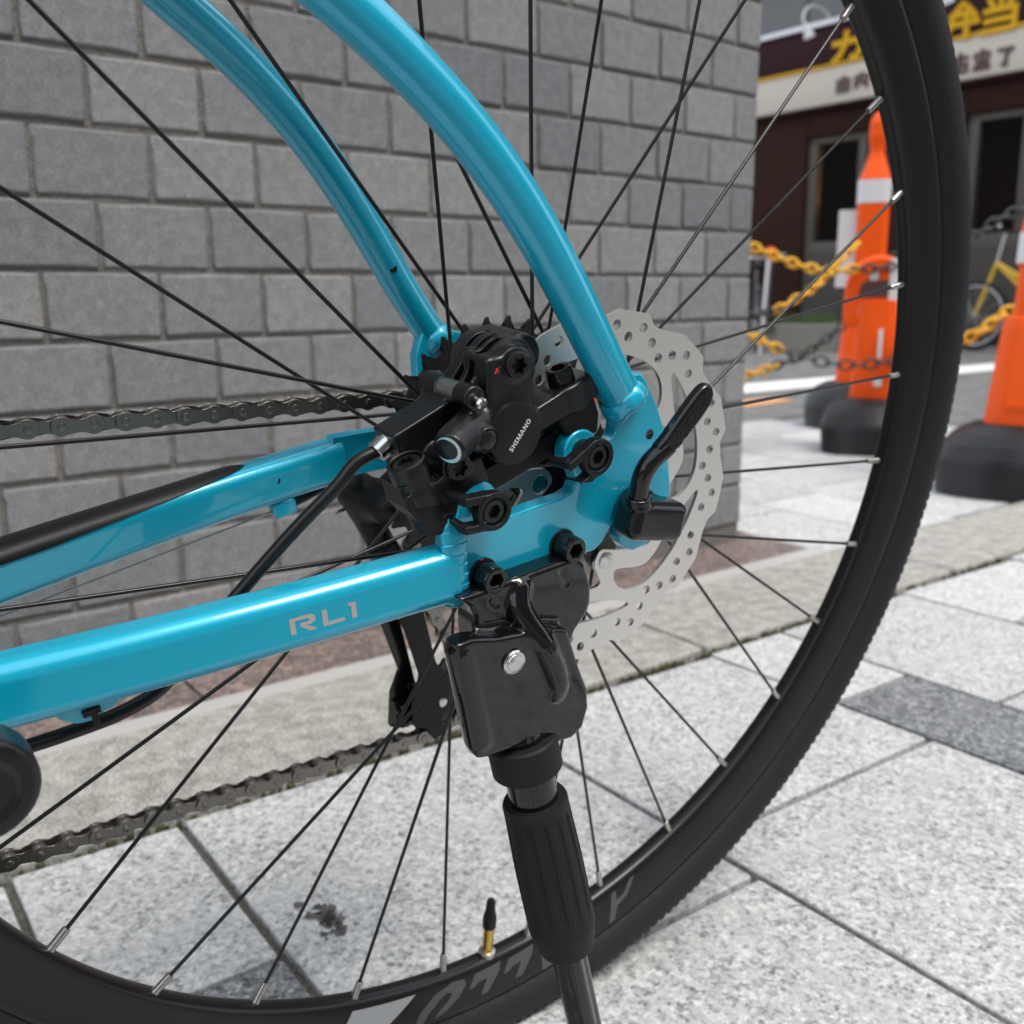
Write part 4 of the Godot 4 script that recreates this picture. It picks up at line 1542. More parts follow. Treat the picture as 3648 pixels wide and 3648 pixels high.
	part(br, "pin_sleeve", mb.mesh(), M.nickel)
	mb = MB.new()
	tube(mb, PackedVector3Array([A(Vector3(-83.9, 53.1, 74.6)), A(Vector3(-83.6, 52.6, 77.0))]), 0.0012, 10)
	lathe(mb, A(Vector3(-83.5, 52.4, 76.4)), Vector3(0.35, -0.35, 0.9), PackedVector2Array([Vector2(0, 0), Vector2(0.0019, 0.0001), Vector2(0.0026, 0.0007), Vector2(0.0026, 0.0020), Vector2(0.0019, 0.0026), Vector2(0, 0.0027)]), 24)
	part(br, "pad_pin", mb.mesh(), M.silver)
	# steel brake pads seen beside the disc
	for z in [55.4, 48.0]:
		mb = MB.new()
		plate(mb, round_corners(mm2([[-84, 36], [-70, 26], [-54, 34], [-52, 50], [-62, 60], [-78, 54]]), 0.002), (z - 0.8) * 0.001, (z + 0.8) * 0.001, 0.0002, bike_xf(), 1)
		part(br, "brake_pad", mb.mesh(), M.silver)
	# a dab of red paint
	mb = MB.new()
	for q in [[-75.4, 63.4, 0.7], [-74.9, 62.7, 0.5], [-75.9, 62.3, 0.5], [-74.2, 64.3, 0.35]]:
		puck(mb, A(Vector3(q[0], q[1], 74.75)), Vector3(-0.2, 0.1, 1), q[2] * 0.001, 0.00035, 0.0001, 9)
	part(br, "paint_dab", mb.mesh(), M.red)
	# hose nut and hose
	var ho := node(bike, "brake_hose")
	var n0 := Vector3(-102.5, 36.0, 51)
	var nd := Vector3(-9.0, -7.4, 0).normalized()
	mb = MB.new()
	lathe(mb, A(n0 - nd * 1.0), nd, PackedVector2Array([Vector2(0.0036, 0), Vector2(0.0038, 0.0008), Vector2(0.0034, 0.0014), Vector2(0.0038, 0.002), Vector2(0.0034, 0.0026), Vector2(0.0036, 0.0032)]), 24)
	var hx := Transform3D(Basis(nd.cross(Vector3.BACK), Vector3.BACK, nd).orthonormalized(), A(n0 + nd * 2.2))
	plate(mb, _mm(hexes(4.6)), 0.0, 0.0085, 0.0007, hx)
	part(ho, "hose_nut", mb.mesh(), M.silver)
	mb = MB.new()
	var hp := PackedVector3Array()
	for q in smooth_line([n0 + nd * 9, Vector3(-118.5, 26.0, 50), Vector3(-126.5, 17, 49.5), Vector3(-139, 4, 47), Vector3(-152, -11, 44), Vector3(-166, -28, 41), Vector3(-180, -45, 40), Vector3(-192, -54.5, 41.5), Vector3(-206, -58.5, 43.5), Vector3(-222, -60.6, 44.5), Vector3(-240, -62.4, 44.5), Vector3(-280, -66, 42), Vector3(-330, -72, 38), Vector3(-400, -84, 32)], 8):
		hp.append(A(q))
	tube(mb, hp, 0.0026, 18)
	part(ho, "hose", mb.mesh(), M.black)

	# adapter between caliper and frame, with its two forked clips
	var ad := node(bike, "brake_adapter", "black brake adapter bolted to the frame tabs")
	mb = MB.new()
	var bar := [
		# block under the front bolt
		[3, 1, 0, PackedVector2Array([Vector2(-112, 22), Vector2(-99, 25.5), Vector2(-90, 19.5), Vector2(-86, 18.5), Vector2(-84, 8), Vector2(-94, 9.5), Vector2(-103.5, 7.5), Vector2(-109, 13)]), 56.0, 73.6, 0.5],
		[2, 1, 1.0, UV(-84.5, 42, 67.5), UV(-84.5, 60, 67.5), 7.2, 0.6],
		# bar along the disc
		[3, 1, 1.5, PackedVector2Array([Vector2(-95, 20), Vector2(-86, 22.5), Vector2(-74, 22.4), Vector2(-40, 35), Vector2(-28, 42), Vector2(-22, 34), Vector2(-40, 24.5), Vector2(-62, 15.5), Vector2(-80, 9)]), 56.5, 66.6, 0.5],
		# block under the rear bolt
		[3, 1, 1.5, PackedVector2Array([Vector2(-42, 50.5), Vector2(-32, 55.2), Vector2(-27, 52), Vector2(-22.4, 43), Vector2(-22.2, 35), Vector2(-36, 33), Vector2(-42, 40)]), 57.0, 73.4, 0.5],
		[1, -1, 0.6, Vector3(-107, 21.5, 72.8), Basis(Vector3.BACK, 0.44), Vector3(6.0, 1.5, 1.6), 0.4]]
	sdf_mesh(mb, bar, Vector3(-120, 2, 50), Vector3(-14, 62, 78), 0.75)
	part(ad, "bar", mb.mesh(), M.matte)
	for q in [[Vector2(-79.1, 12.5), 0.06], [Vector2(-30.7, 28.5), 0.62]]:
		var c: Vector2 = q[0]
		# sleeve and bolt
		mb = MB.new()
		puck(mb, P(c.x, c.y, 74.4), Vector3.BACK, 0.0050, 0.0072, 0.0003, 32)
		bolt_head(mb, P(c.x, c.y, 81.2), Vector3.BACK, 0.0049, 0.0036, 0.0029, 0.0026)
		part(ad, "tab_bolt", mb.mesh(), M.black)
		# ring of the clip with two prongs that reach back over the tab
		mb = MB.new()
		var cl := []
		var pt := Vector3(c.x, c.y, 0)
		var rot := Basis(Vector3.BACK, q[1])
		var cut := [
			[2, 1, 0, pt + Vector3(0, 0, 80.6), pt + Vector3(0, 0, 85.6), 7.6, 0.5],
			[1, 1, 0.8, pt + rot * Vector3(-7, 5.6, 82.3), rot, Vector3(6.0, 1.7, 3.0), 0.5],
			[0, 1, 1.0, pt + rot * Vector3(-11.5, 5.6, 81.5), pt + rot * Vector3(-13.5, 6.2, 74.0), 2.2, 1.9],
			[1, 1, 0.8, pt + rot * Vector3(-7, -5.4, 82.3), rot, Vector3(6.0, 1.6, 3.0), 0.5],
			[0, 1, 1.0, pt + rot * Vector3(-11.5, -5.2, 81.5), pt + rot * Vector3(-13.2, -3.6, 77.0), 2.0, 1.5],
			[2, -1, 0.4, pt + Vector3(0, 0, 78), pt + Vector3(0, 0, 90), 5.5, 0.2]]
		sdf_mesh(mb, cut, pt + Vector3(-17, -10, 70), pt + Vector3(9, 10, 88), 0.55)
		part(ad, "fork_clip", mb.mesh(), M.matte)

func build_quick_release(bike: Node3D) -> void:
	var qr := node(bike, "quick_release", "black quick release nut and lever at the axle")
	var mb := MB.new()
	var shell := [
		[2, 1, 0, Vector3(0, 0, 74.6), Vector3(0, 0, 80), 10.8, 1.6],
		[1, 1, 4, Vector3(0, -0.5, 86.5), Basis(Vector3.BACK, -0.16), Vector3(15.4, 8.6, 8.0), 4.6],
		[2, 1, 1.2, Vector3(-10.0, 7.0, 88.5), Vector3(-10.6, 11.4, 89.0), 5.9, 0.8]]
	sdf_mesh(mb, shell, Vector3(-20, -14, 70), Vector3(20, 16, 98), 0.7)
	part(qr, "housing", mb.mesh(), M.gloss)
	mb = MB.new()
	var pts := PackedVector3Array()
	var rad := []
	var raw := [Vector3(-10.4, 8.0, 89.0), Vector3(-11.4, 14.0, 90.0), Vector3(-12.2, 20.0, 91.6), Vector3(-11.2, 25.0, 92.8), Vector3(-7.6, 28.8, 93.2), Vector3(-2.8, 32.0, 93.4)]
	for q in smooth_line(raw, 6):
		pts.append(A(q))
		rad.append(0.0041)
	tube(mb, pts, rad, 20, true, Vector3.BACK)
	part(qr, "lever_arm", mb.mesh(), M.gloss)
	# flat blade of the lever
	mb = MB.new()
	var dir := Vector2(0.66, 0.75).normalized()
	var org := Vector2(-6.4, 29.4)
	var side := Vector2(-dir.y, dir.x)
	var ol := []
	for q in [[0, -3.9], [8, -5.0], [18, -5.9], [28, -5.9], [33.5, -4.2], [35.8, 0.0], [34.5, 3.0], [30, 4.4], [20, 4.6], [8, 4.2], [0, 3.9]]:
		ol.append(org + dir * q[0] + side * q[1])
	var bl := PackedVector2Array()
	for q in smooth_line(ol, 5, true):
		bl.append(q * 0.001)
	plate(mb, bl, 0.0905, 0.0962, 0.0021, bike_xf(), 4)
	part(qr, "lever_blade", mb.mesh(), M.gloss)
	# embossed grip field on the blade
	mb = MB.new()
	for i in 190:
		var t := rng.randf_range(3.0, 32.0)
		var w := rng.randf_range(-4.0, 2.4)
		var c := org + dir * t + side * w
		bev_box(mb, P(c.x, c.y, 96.22), Vector3(rng.randf_range(0.0003, 0.0012), 0.00018, 0.00018), 0.00006, Basis(Vector3.BACK, dir.angle() + (0.0 if rng.randf() < 0.6 else PI / 2)))
	part(qr, "embossed_grip", mb.mesh(), M.black)
	# axle through the hub
	mb = MB.new()
	tube(mb, PackedVector3Array([P(0, 0, -80), P(0, 0, 78)]), 0.0046, 20)
	part(qr, "axle", mb.mesh(), M.gloss)
	mb = MB.new()
	puck(mb, P(0, 0, -84), Vector3.BACK, 0.0095, 0.0092, 0.001, 28)
	part(qr, "axle_nut", mb.mesh(), M.gloss)

func build_kickstand(bike: Node3D) -> void:
	var ks := node(bike, "kickstand", "black kickstand with stamped bracket and ribbed rubber grip")
	var mb := MB.new()
	var rib := [Vector3(-62.5, -22.6, 81.5), Vector3(-63.6, -28.5, 84.2), Vector3(-61.4, -35.0, 87.6), Vector3(-56.2, -43.2, 91.4), Vector3(-50.6, -53.3, 92.4), Vector3(-46.7, -62.1, 92.2), Vector3(-45.9, -67.6, 90.6)]
	var top := PackedVector2Array([Vector2(-91.6, -21), Vector2(-36, -13), Vector2(-30.4, -17.5), Vector2(-27.9, -22.2), Vector2(-25.7, -27.8), Vector2(-25.0, -35.8), Vector2(-26.9, -40.6), Vector2(-32.0, -47), Vector2(-34, -54), Vector2(-60, -60), Vector2(-82, -46), Vector2(-83.6, -33.4), Vector2(-83.6, -29.5), Vector2(-85.6, -25.8)])
	var box := PackedVector2Array([Vector2(-97, -35.2), Vector2(-90, -34.2), Vector2(-78.6, -36.4), Vector2(-66.4, -37.0), Vector2(-51.4, -38.0), Vector2(-44.0, -40.0), Vector2(-40.4, -48), Vector2(-34.6, -60.6), Vector2(-29.6, -70.4), Vector2(-28.0, -79.4), Vector2(-30.0, -88.6), Vector2(-35.3, -92.2), Vector2(-42.5, -92.2), Vector2(-50.8, -90.2), Vector2(-63.1, -88.0), Vector2(-72.2, -88.0), Vector2(-79, -88.4), Vector2(-84.0, -87.4), Vector2(-91.0, -62.3)])
	var sh := [
		[3, 1, 0, top, 70.0, 83.8, 2.0],
		[3, 1, 3.0, box, 83.0, 92.4, 1.5],
		[0, 1, 1.6, Vector3(-92.2, -40.5, 86.8), Vector3(-81.0, -81.0, 87.4), 5.8, 5.8]]
	var ribs := PackedVector3Array()
	for q in smooth_line(rib, 3):
		ribs.append(q)
	sh.append([4, 1, 1.4, ribs, 5.4, 5.0])
	# hollow below, where the leg folds in
	sh.append([3, -1, 1.0, PackedVector2Array([Vector2(-93, -42), Vector2(-40, -56), Vector2(-36, -84), Vector2(-84, -84)]), 60.0, 84.0, 2.0])
	# pressed dimples near the frame
	sh.append([0, -1, 0.8, Vector3(-76.5, -24.6, 84.2), Vector3(-74.1, -27.0, 84.2), 1.0, 0.8])
	sh.append([0, -1, 0.8, Vector3(-43.0, -18.5, 84.4), Vector3(-39.3, -24.2, 84.4), 1.4, 1.1])
	sdf_mesh(mb, sh, Vector3(-106, -98, 64), Vector3(-18, -8, 100), 0.9)
	part(ks, "bracket", mb.mesh(), M.stand)
	# rivet
	mb = MB.new()
	lathe(mb, P(-70.4, -47.8, 92.2), Vector3.BACK, PackedVector2Array([Vector2(0.0052, 0), Vector2(0.0052, 0.0012), Vector2(0.0046, 0.0018), Vector2(0.0036, 0.0016), Vector2(0.0034, 0.0020), Vector2(0.0018, 0.0023), Vector2(0, 0.0023)]), 32)
	part(ks, "rivet", mb.mesh(), M.silver)
	# bolts that hold the bracket to the frame
	for q in [Vector2(-75.2, -16.4), Vector2(-36.6, -10.2)]:
		mb = MB.new()
		puck(mb, P(q.x, q.y, 74.5), Vector3.BACK, 0.0064, 0.0012, 0.0004, 36)
		bolt_head(mb, P(q.x, q.y, 75.6), Vector3.BACK, 0.0054, 0.0086, 0.0034, 0.0035, false, false)
		part(ks, "socket_bolt", mb.mesh(), M.gloss)
	# the leg: collar, tube, grip, lower leg and foot, along one axis
	var a := Vector3(-53.9, -99.1, 84.5)
	var d := (Vector3(-23.0, -239.2, 107.5) - a)
	d = d / absf(d.y)                      # per millimetre of drop
	var at := func(y: float) -> Vector3: return a + d * (-99.1 - y)
	var ax := d.normalized()
	mb = MB.new()
	var c0: Vector3 = at.call(-90.5)
	lathe(mb, A(c0), ax, PackedVector2Array([Vector2(0.0, 0.0), Vector2(0.0142, 0.0), Vector2(0.0151, 0.0010), Vector2(0.0151, 0.0146), Vector2(0.0142, 0.0156), Vector2(0.010, 0.0156)]), 48)
	part(ks, "collar", mb.mesh(), M.rubber)
	mb = MB.new()
	tube(mb, PackedVector3Array([A(at.call(-86.0)), A(at.call(-140.0))]), 0.0106, 40)
	part(ks, "upper_tube", mb.mesh(), M.stand)
	# fluted grip
	mb = MB.new()
	var g0: Vector3 = at.call(-119.5)
	var g1: Vector3 = at.call(-194.5)
	var len := (g1 - g0).length()
	var ex := ax.cross(Vector3.BACK).normalized()
	var ey := ax.cross(ex).normalized()
	var rows := 60
	var seg := 280
	var grid := []
	for i in rows + 1:
		var t := float(i) / rows
		var ring := PackedVector3Array()
		for j in seg:
			var an := TAU * j / seg
			var r := 14.2 + 0.9 * smoothstep(0.0, 0.5, t)
			if t > 0.84:
				r -= (t - 0.84) / 0.16 * 2.6
			if t < 0.015:
				r -= 0.5
			# flutes: rounded slots that start under the rim
			var f := fposmod(an / (TAU / 14.0), 1.0)
			var w := absf(f - 0.5) * 2.0
			if t > 0.07 and t < 0.80:
				var endf := clampf((t - 0.07) / 0.035, 0, 1)
				var lim := 0.52 * sqrt(endf * (2.0 - endf))
				if w < lim:
					r -= 0.8 * clampf((lim - w) / 0.06, 0, 1) * clampf((0.80 - t) / 0.1, 0, 1)
			ring.append(A(g0 + ax * len * t + (ex * cos(an) + ey * sin(an)) * r))
		grid.append(ring)
	var nrm := []
	for i in rows + 1:
		var rn := PackedVector3Array()
		for j in seg:
			var du: Vector3 = grid[i][(j + 1) % seg] - grid[i][(j - 1 + seg) % seg]
			var dv: Vector3 = grid[mini(i + 1, rows)][j] - grid[maxi(i - 1, 0)][j]
			var nn := du.cross(dv).normalized()
			var rad := ex * cos(TAU * j / seg) + ey * sin(TAU * j / seg)
			rn.append(nn if nn.dot(rad) > 0 else -nn)
		nrm.append(rn)
	for i in rows:
		for j in seg:
			var q := (j + 1) % seg
			mb.quad(grid[i][j], grid[i + 1][j], grid[i + 1][q], grid[i][q], nrm[i][j], nrm[i + 1][j], nrm[i + 1][q], nrm[i][q])
	for e in [0, rows]:
		var nn := ax * (-1.0 if e == 0 else 1.0)
		var cc: Vector3 = A(g0 if e == 0 else g1)
		for j in seg:
			mb.tri(cc, grid[e][j], grid[e][(j + 1) % seg], nn, nn, nn)
	part(ks, "grip", mb.mesh(), M.rubber)
	# ribbed lower leg: an extruded profile with two raised flanks
	mb = MB.new()
	var sec := PackedVector2Array()
	var sn := PackedVector2Array()
	for i in 64:
		var an := TAU * i / 64
		var r := 7.9 - 1.0 * pow(absf(sin(an * 2.0 + 0.6)), 6.0)
		sec.append(Vector2(cos(an), sin(an)) * r * 0.001)
	for i in 64:
		var t := sec[(i + 1) % 64] - sec[(i + 63) % 64]
		sn.append(Vector2(t.y, -t.x).normalized())
	sweep(mb, PackedVector3Array([A(at.call(-186.0)), A(at.call(-250.0)), A(at.call(-318.0))]), sec, sn, Vector3.BACK, [1.0, 1.0, 1.0])
	part(ks, "lower_leg", mb.mesh(), M.stand)
	mb = MB.new()
	tube(mb, PackedVector3Array([A(at.call(-304.0)), A(at.call(-312.0)), A(at.call(-321.0)), A(at.call(-326.0))]), [0.0105, 0.0125, 0.0150, 0.0145], 32)
	part(ks, "foot", mb.mesh(), M.rubber)

func build_bicycle() -> void:
	var bike := thing("bicycle", "teal bicycle leaning on its black kickstand, rear wheel with disc brake", "bicycle")
	bike.rotation.x = LEAN
	build_frame(bike)
	print("frame ", Time.get_ticks_msec())
	build_wheel(bike)
	print("wheel ", Time.get_ticks_msec())
	build_rotor(bike)
	build_drivetrain(bike)
	print("drive ", Time.get_ticks_msec())
	build_brake(bike)
	print("brake ", Time.get_ticks_msec())
	build_quick_release(bike)
	build_kickstand(bike)
	print("stand ", Time.get_ticks_msec())

# ---------------------------------------------------------------- the street behind
func street_materials() -> void:
	M.orange = mat(lin(0.86, 0.095, 0.004), 0.45, 0.0, 0.35)
	M.base_black = mat(lin(0.011, 0.011, 0.012), 0.42, 0.0, 0.4)
	M.band = mat(lin(0.66, 0.66, 0.68), 0.5)
	M.yellow = mat(lin(0.72, 0.38, 0.012), 0.5)
	M.black_link = mat(lin(0.03, 0.032, 0.033), 0.5)
	M.brown = mat(lin(0.030, 0.0125, 0.009), 0.75, 0.0, 0.2)
	M.maroon = mat(lin(0.035, 0.0145, 0.018), 0.7, 0.0, 0.2)
	M.cream = mat(lin(0.55, 0.49, 0.42), 0.7, 0.0, 0.3)  # white sign board, tinted to hold the warm glow of the lamps
	M.gold = mat(lin(0.62, 0.34, 0.01), 0.6, 0.0, 0.3)
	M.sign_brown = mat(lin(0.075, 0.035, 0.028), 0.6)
	M.grey_wall = mat(lin(0.17, 0.172, 0.175), 0.8, 0.0, 0.2)
	M.alu = mat(lin(0.085, 0.075, 0.065), 0.5, 0.1, 0.3)
	M.sill = mat(lin(0.055, 0.048, 0.042), 0.6, 0.0, 0.3)
	M.inside = mat(lin(0.11, 0.065, 0.04), 0.8, 0.0, 0.2)
	M.dark = mat(lin(0.075, 0.048, 0.034), 0.8, 0.0, 0.2)
	M.concrete = mat(lin(0.20, 0.19, 0.175), 0.9)
	M.grass = mat(lin(0.07, 0.13, 0.03), 0.8)
	M.bike_dark = mat(lin(0.03, 0.028, 0.035), 0.4)
	M.bike_yellow = mat(lin(0.60, 0.36, 0.02), 0.4)
	M.pole = mat(lin(0.5, 0.5, 0.5), 0.3, 1.0)
	var gl := mat(Color(0.02, 0.02, 0.02, 0.25), 0.04, 0.0, 0.14)
	gl.transparency = BaseMaterial3D.TRANSPARENCY_ALPHA
	M.glass = gl
	var bulb := mat(lin(0.9, 0.6, 0.3), 0.5)
	bulb.emission_enabled = true
	bulb.emission = Color(1.0, 0.62, 0.25)
	bulb.emission_energy_multiplier = 6.0
	M.bulb = bulb

# heavy rubber foot, w wide and d deep, with rounded shoulders
func foot(parent: Node, w: float, d: float, h: float) -> void:
	var mb := MB.new()
	var rings := [[0.0, 0.955], [0.012, 0.97], [h * 0.50, 1.0], [h * 0.58, 0.99], [h * 0.74, 0.93], [h * 0.88, 0.82], [h * 0.97, 0.66], [h, 0.54]]
	var seg := 40
	var grid := []
	for r in rings:
		var row := PackedVector3Array()
		for j in seg:
			var a := TAU * j / seg
			var c := cos(a)
			var s := sin(a)
			row.append(Vector3(signf(c) * pow(absf(c), 0.55) * w / 2 * r[1], r[0], signf(s) * pow(absf(s), 0.55) * d / 2 * r[1]))
		grid.append(row)
	for i in rings.size() - 1:
		for j in seg:
			var q := (j + 1) % seg
			var na: Vector3 = (Vector3(grid[i][j].x, 0, grid[i][j].z).normalized() + Vector3.UP * (0.1 if i < 2 else 0.35 * (i - 1))).normalized()
			var nb: Vector3 = (Vector3(grid[i][q].x, 0, grid[i][q].z).normalized() + Vector3.UP * (0.1 if i < 2 else 0.35 * (i - 1))).normalized()
			mb.quad(grid[i][j], grid[i + 1][j], grid[i + 1][q], grid[i][q], na, na, nb, nb)
	for j in seg:
		mb.tri(Vector3(0, h, 0), grid[rings.size() - 1][j], grid[rings.size() - 1][(j + 1) % seg], Vector3.UP, Vector3.UP, Vector3.UP)
	part(parent, "foot", mb.mesh(), M.base_black)

# flat-sided post from half widths by height, rounded corners
func slab_post(parent: Node, called: String, prof: Array, deep: float, m: Material) -> void:
	var mb := MB.new()
	var sec: Array = round_rect(2.0, 2.0, 0.55, 5)
	var pts: PackedVector2Array = sec[0]
	for i in prof.size() - 1:
		for j in pts.size():
			var q := (j + 1) % pts.size()
			var ps := []
			var ns := []
			for e in [[i, j], [i + 1, j], [i + 1, q], [i, q]]:
				var w: float = prof[e[0]][1]
				ps.append(Vector3(pts[e[1]].x * w, prof[e[0]][0], pts[e[1]].y * minf(deep, w)))
				var slope: float = (prof[i + 1][1] - prof[i][1]) / maxf(prof[i + 1][0] - prof[i][0], 1e-4)
				ns.append(Vector3(sec[1][e[1]].x, -slope, sec[1][e[1]].y).normalized())
			mb.quad(ps[0], ps[1], ps[2], ps[3], ns[0], ns[1], ns[2], ns[3])
	var last: Array = prof[prof.size() - 1]
	for j in pts.size():
		var q := (j + 1) % pts.size()
		mb.tri(Vector3(0, last[0], 0), Vector3(pts[j].x * last[1], last[0], pts[j].y * minf(deep, last[1])), Vector3(pts[q].x * last[1], last[0], pts[q].y * minf(deep, last[1])), Vector3.UP, Vector3.UP, Vector3.UP)
	part(parent, called, mb.mesh(), m)

func face_camera(o: Node3D, turn := 0.0) -> void:
	var to := Vector3(-0.288, 0, 0.4315) - Vector3(o.position.x, 0, o.position.z)
	o.rotation.y = atan2(to.x, to.z) + turn

func links(parent: Node, called: String, pts: Array, m: Material, size := 0.024, wire := 0.0048) -> void:
	var line := smooth_line(pts, 8)
	var mb := MB.new()
	var acc := 0.0
	var nxt := 0.0
	var flip := false
	for i in line.size() - 1:
		var a: Vector3 = line[i]
		var b: Vector3 = line[i + 1]
		var l := a.distance_to(b)
		while nxt <= acc + l:
			var c := a.lerp(b, (nxt - acc) / l)
			var t := (b - a).normalized()
			var s := t.cross(Vector3.UP).normalized()
			if flip:
				s = t.cross(s).normalized()
			var ring := PackedVector3Array()
			for k in 13:
				var an := TAU * k / 12
				ring.append(c + t * cos(an) * size * 0.72 + s * sin(an) * size * 0.42)
			tube(mb, ring, wire, 7, false, t.cross(s))
			flip = not flip
			nxt += size * 1.08
		acc += l
	part(parent, called, mb.mesh(), m)

func strokes(parent: Node, called: String, list: Array, w: float, m: Material, x: float) -> void:
	var mb := MB.new()
	var count := 0
	for s in list:
		for i in s.size() - 1:
			var a := Vector3(x, s[i][1], s[i][0])
			var b := Vector3(x, s[i + 1][1], s[i + 1][0])
			var t := (b - a).normalized()
			var u := t.cross(Vector3.RIGHT).normalized()
			count += 1
			bev_box(mb, (a + b) / 2, Vector3(a.distance_to(b) / 2 + w * 0.45, w / 2, 0.006 + 0.0011 * count), 0.002, Basis(t, u, t.cross(u)))
	part(parent, called, mb.mesh(), m)

func simple_box(parent: Node, called: String, lo: Vector3, hi: Vector3, m: Material, bev := 0.008) -> void:
	var mb := MB.new()
	bev_box(mb, (lo + hi) / 2, (hi - lo) / 2, bev)
	part(parent, called, mb.mesh(), m)

func parked_bicycle(label: String, at: Vector3, turn: float, r: float, frame_mat: Material, guard: Material) -> void:
	var b := thing("parked_bicycle", label, "bicycle", at, "")
	b.rotation.y = turn
	b.scale = Vector3.ONE * (0.82 if guard == M.bike_dark else 1.0)
	for x in [-0.5, 0.5]:
		var w := node(b, "wheel")
		var mb := MB.new()
		var ring := PackedVector3Array()
		for i in 49:
			ring.append(Vector3(x + cos(TAU * i / 48) * r, r + 0.02 + sin(TAU * i / 48) * r, 0))
		tube(mb, ring, 0.02, 10, false, Vector3.BACK)
		part(w, "tyre", mb.mesh(), M.matte)
		mb = MB.new()
		ring = PackedVector3Array()
		for i in 49:
			ring.append(Vector3(x + cos(TAU * i / 48) * (r - 0.026), r + 0.02 + sin(TAU * i / 48) * (r - 0.026), 0))
		tube(mb, ring, 0.011, 8, false, Vector3.BACK)
		for i in 12:
			tube(mb, PackedVector3Array([Vector3(x, r + 0.02, 0.02 * (1 if i % 2 else -1)), Vector3(x + cos(TAU * i / 12) * (r - 0.03), r + 0.02 + sin(TAU * i / 12) * (r - 0.03), 0)]), 0.0025, 5, false)
		part(w, "rim", mb.mesh(), M.pole)
	var mb2 := MB.new()
	var bb := Vector3(-0.08, 0.27, 0)
	var seat := Vector3(-0.22, 0.62, 0)
	var head := Vector3(0.36, 0.66, 0)
	for s in [[bb, seat], [bb, head], [bb, Vector3(-0.5, r + 0.02, 0)], [seat, Vector3(-0.5, r + 0.02, 0)], [head, Vector3(0.5, r + 0.02, 0)], [Vector3(-0.1, 0.40, 0), head]]:
		tube(mb2, PackedVector3Array([s[0], s[1]]), 0.017, 12)
	part(b, "frame", mb2.mesh(), frame_mat)
	mb2 = MB.new()
	bev_box(mb2, Vector3(-0.26, 0.80, 0), Vector3(0.13, 0.03, 0.07), 0.02)
	tube(mb2, PackedVector3Array([seat, Vector3(-0.25, 0.78, 0)]), 0.013, 10)
	part(b, "saddle", mb2.mesh(), M.matte)
	mb2 = MB.new()
	tube(mb2, PackedVector3Array([head, Vector3(0.31, 0.88, 0)]), 0.013, 10)
	tube(mb2, PackedVector3Array([Vector3(0.22, 0.92, -0.27), Vector3(0.31, 0.89, -0.1), Vector3(0.31, 0.89, 0.1), Vector3(0.22, 0.92, 0.27)]), 0.012, 10)
	part(b, "handlebar", mb2.mesh(), M.pole)
	mb2 = MB.new()
	bev_box(mb2, Vector3(-0.29, 0.26, 0.05), Vector3(0.26, 0.06, 0.012), 0.01)
	part(b, "chain_guard", mb2.mesh(), guard)

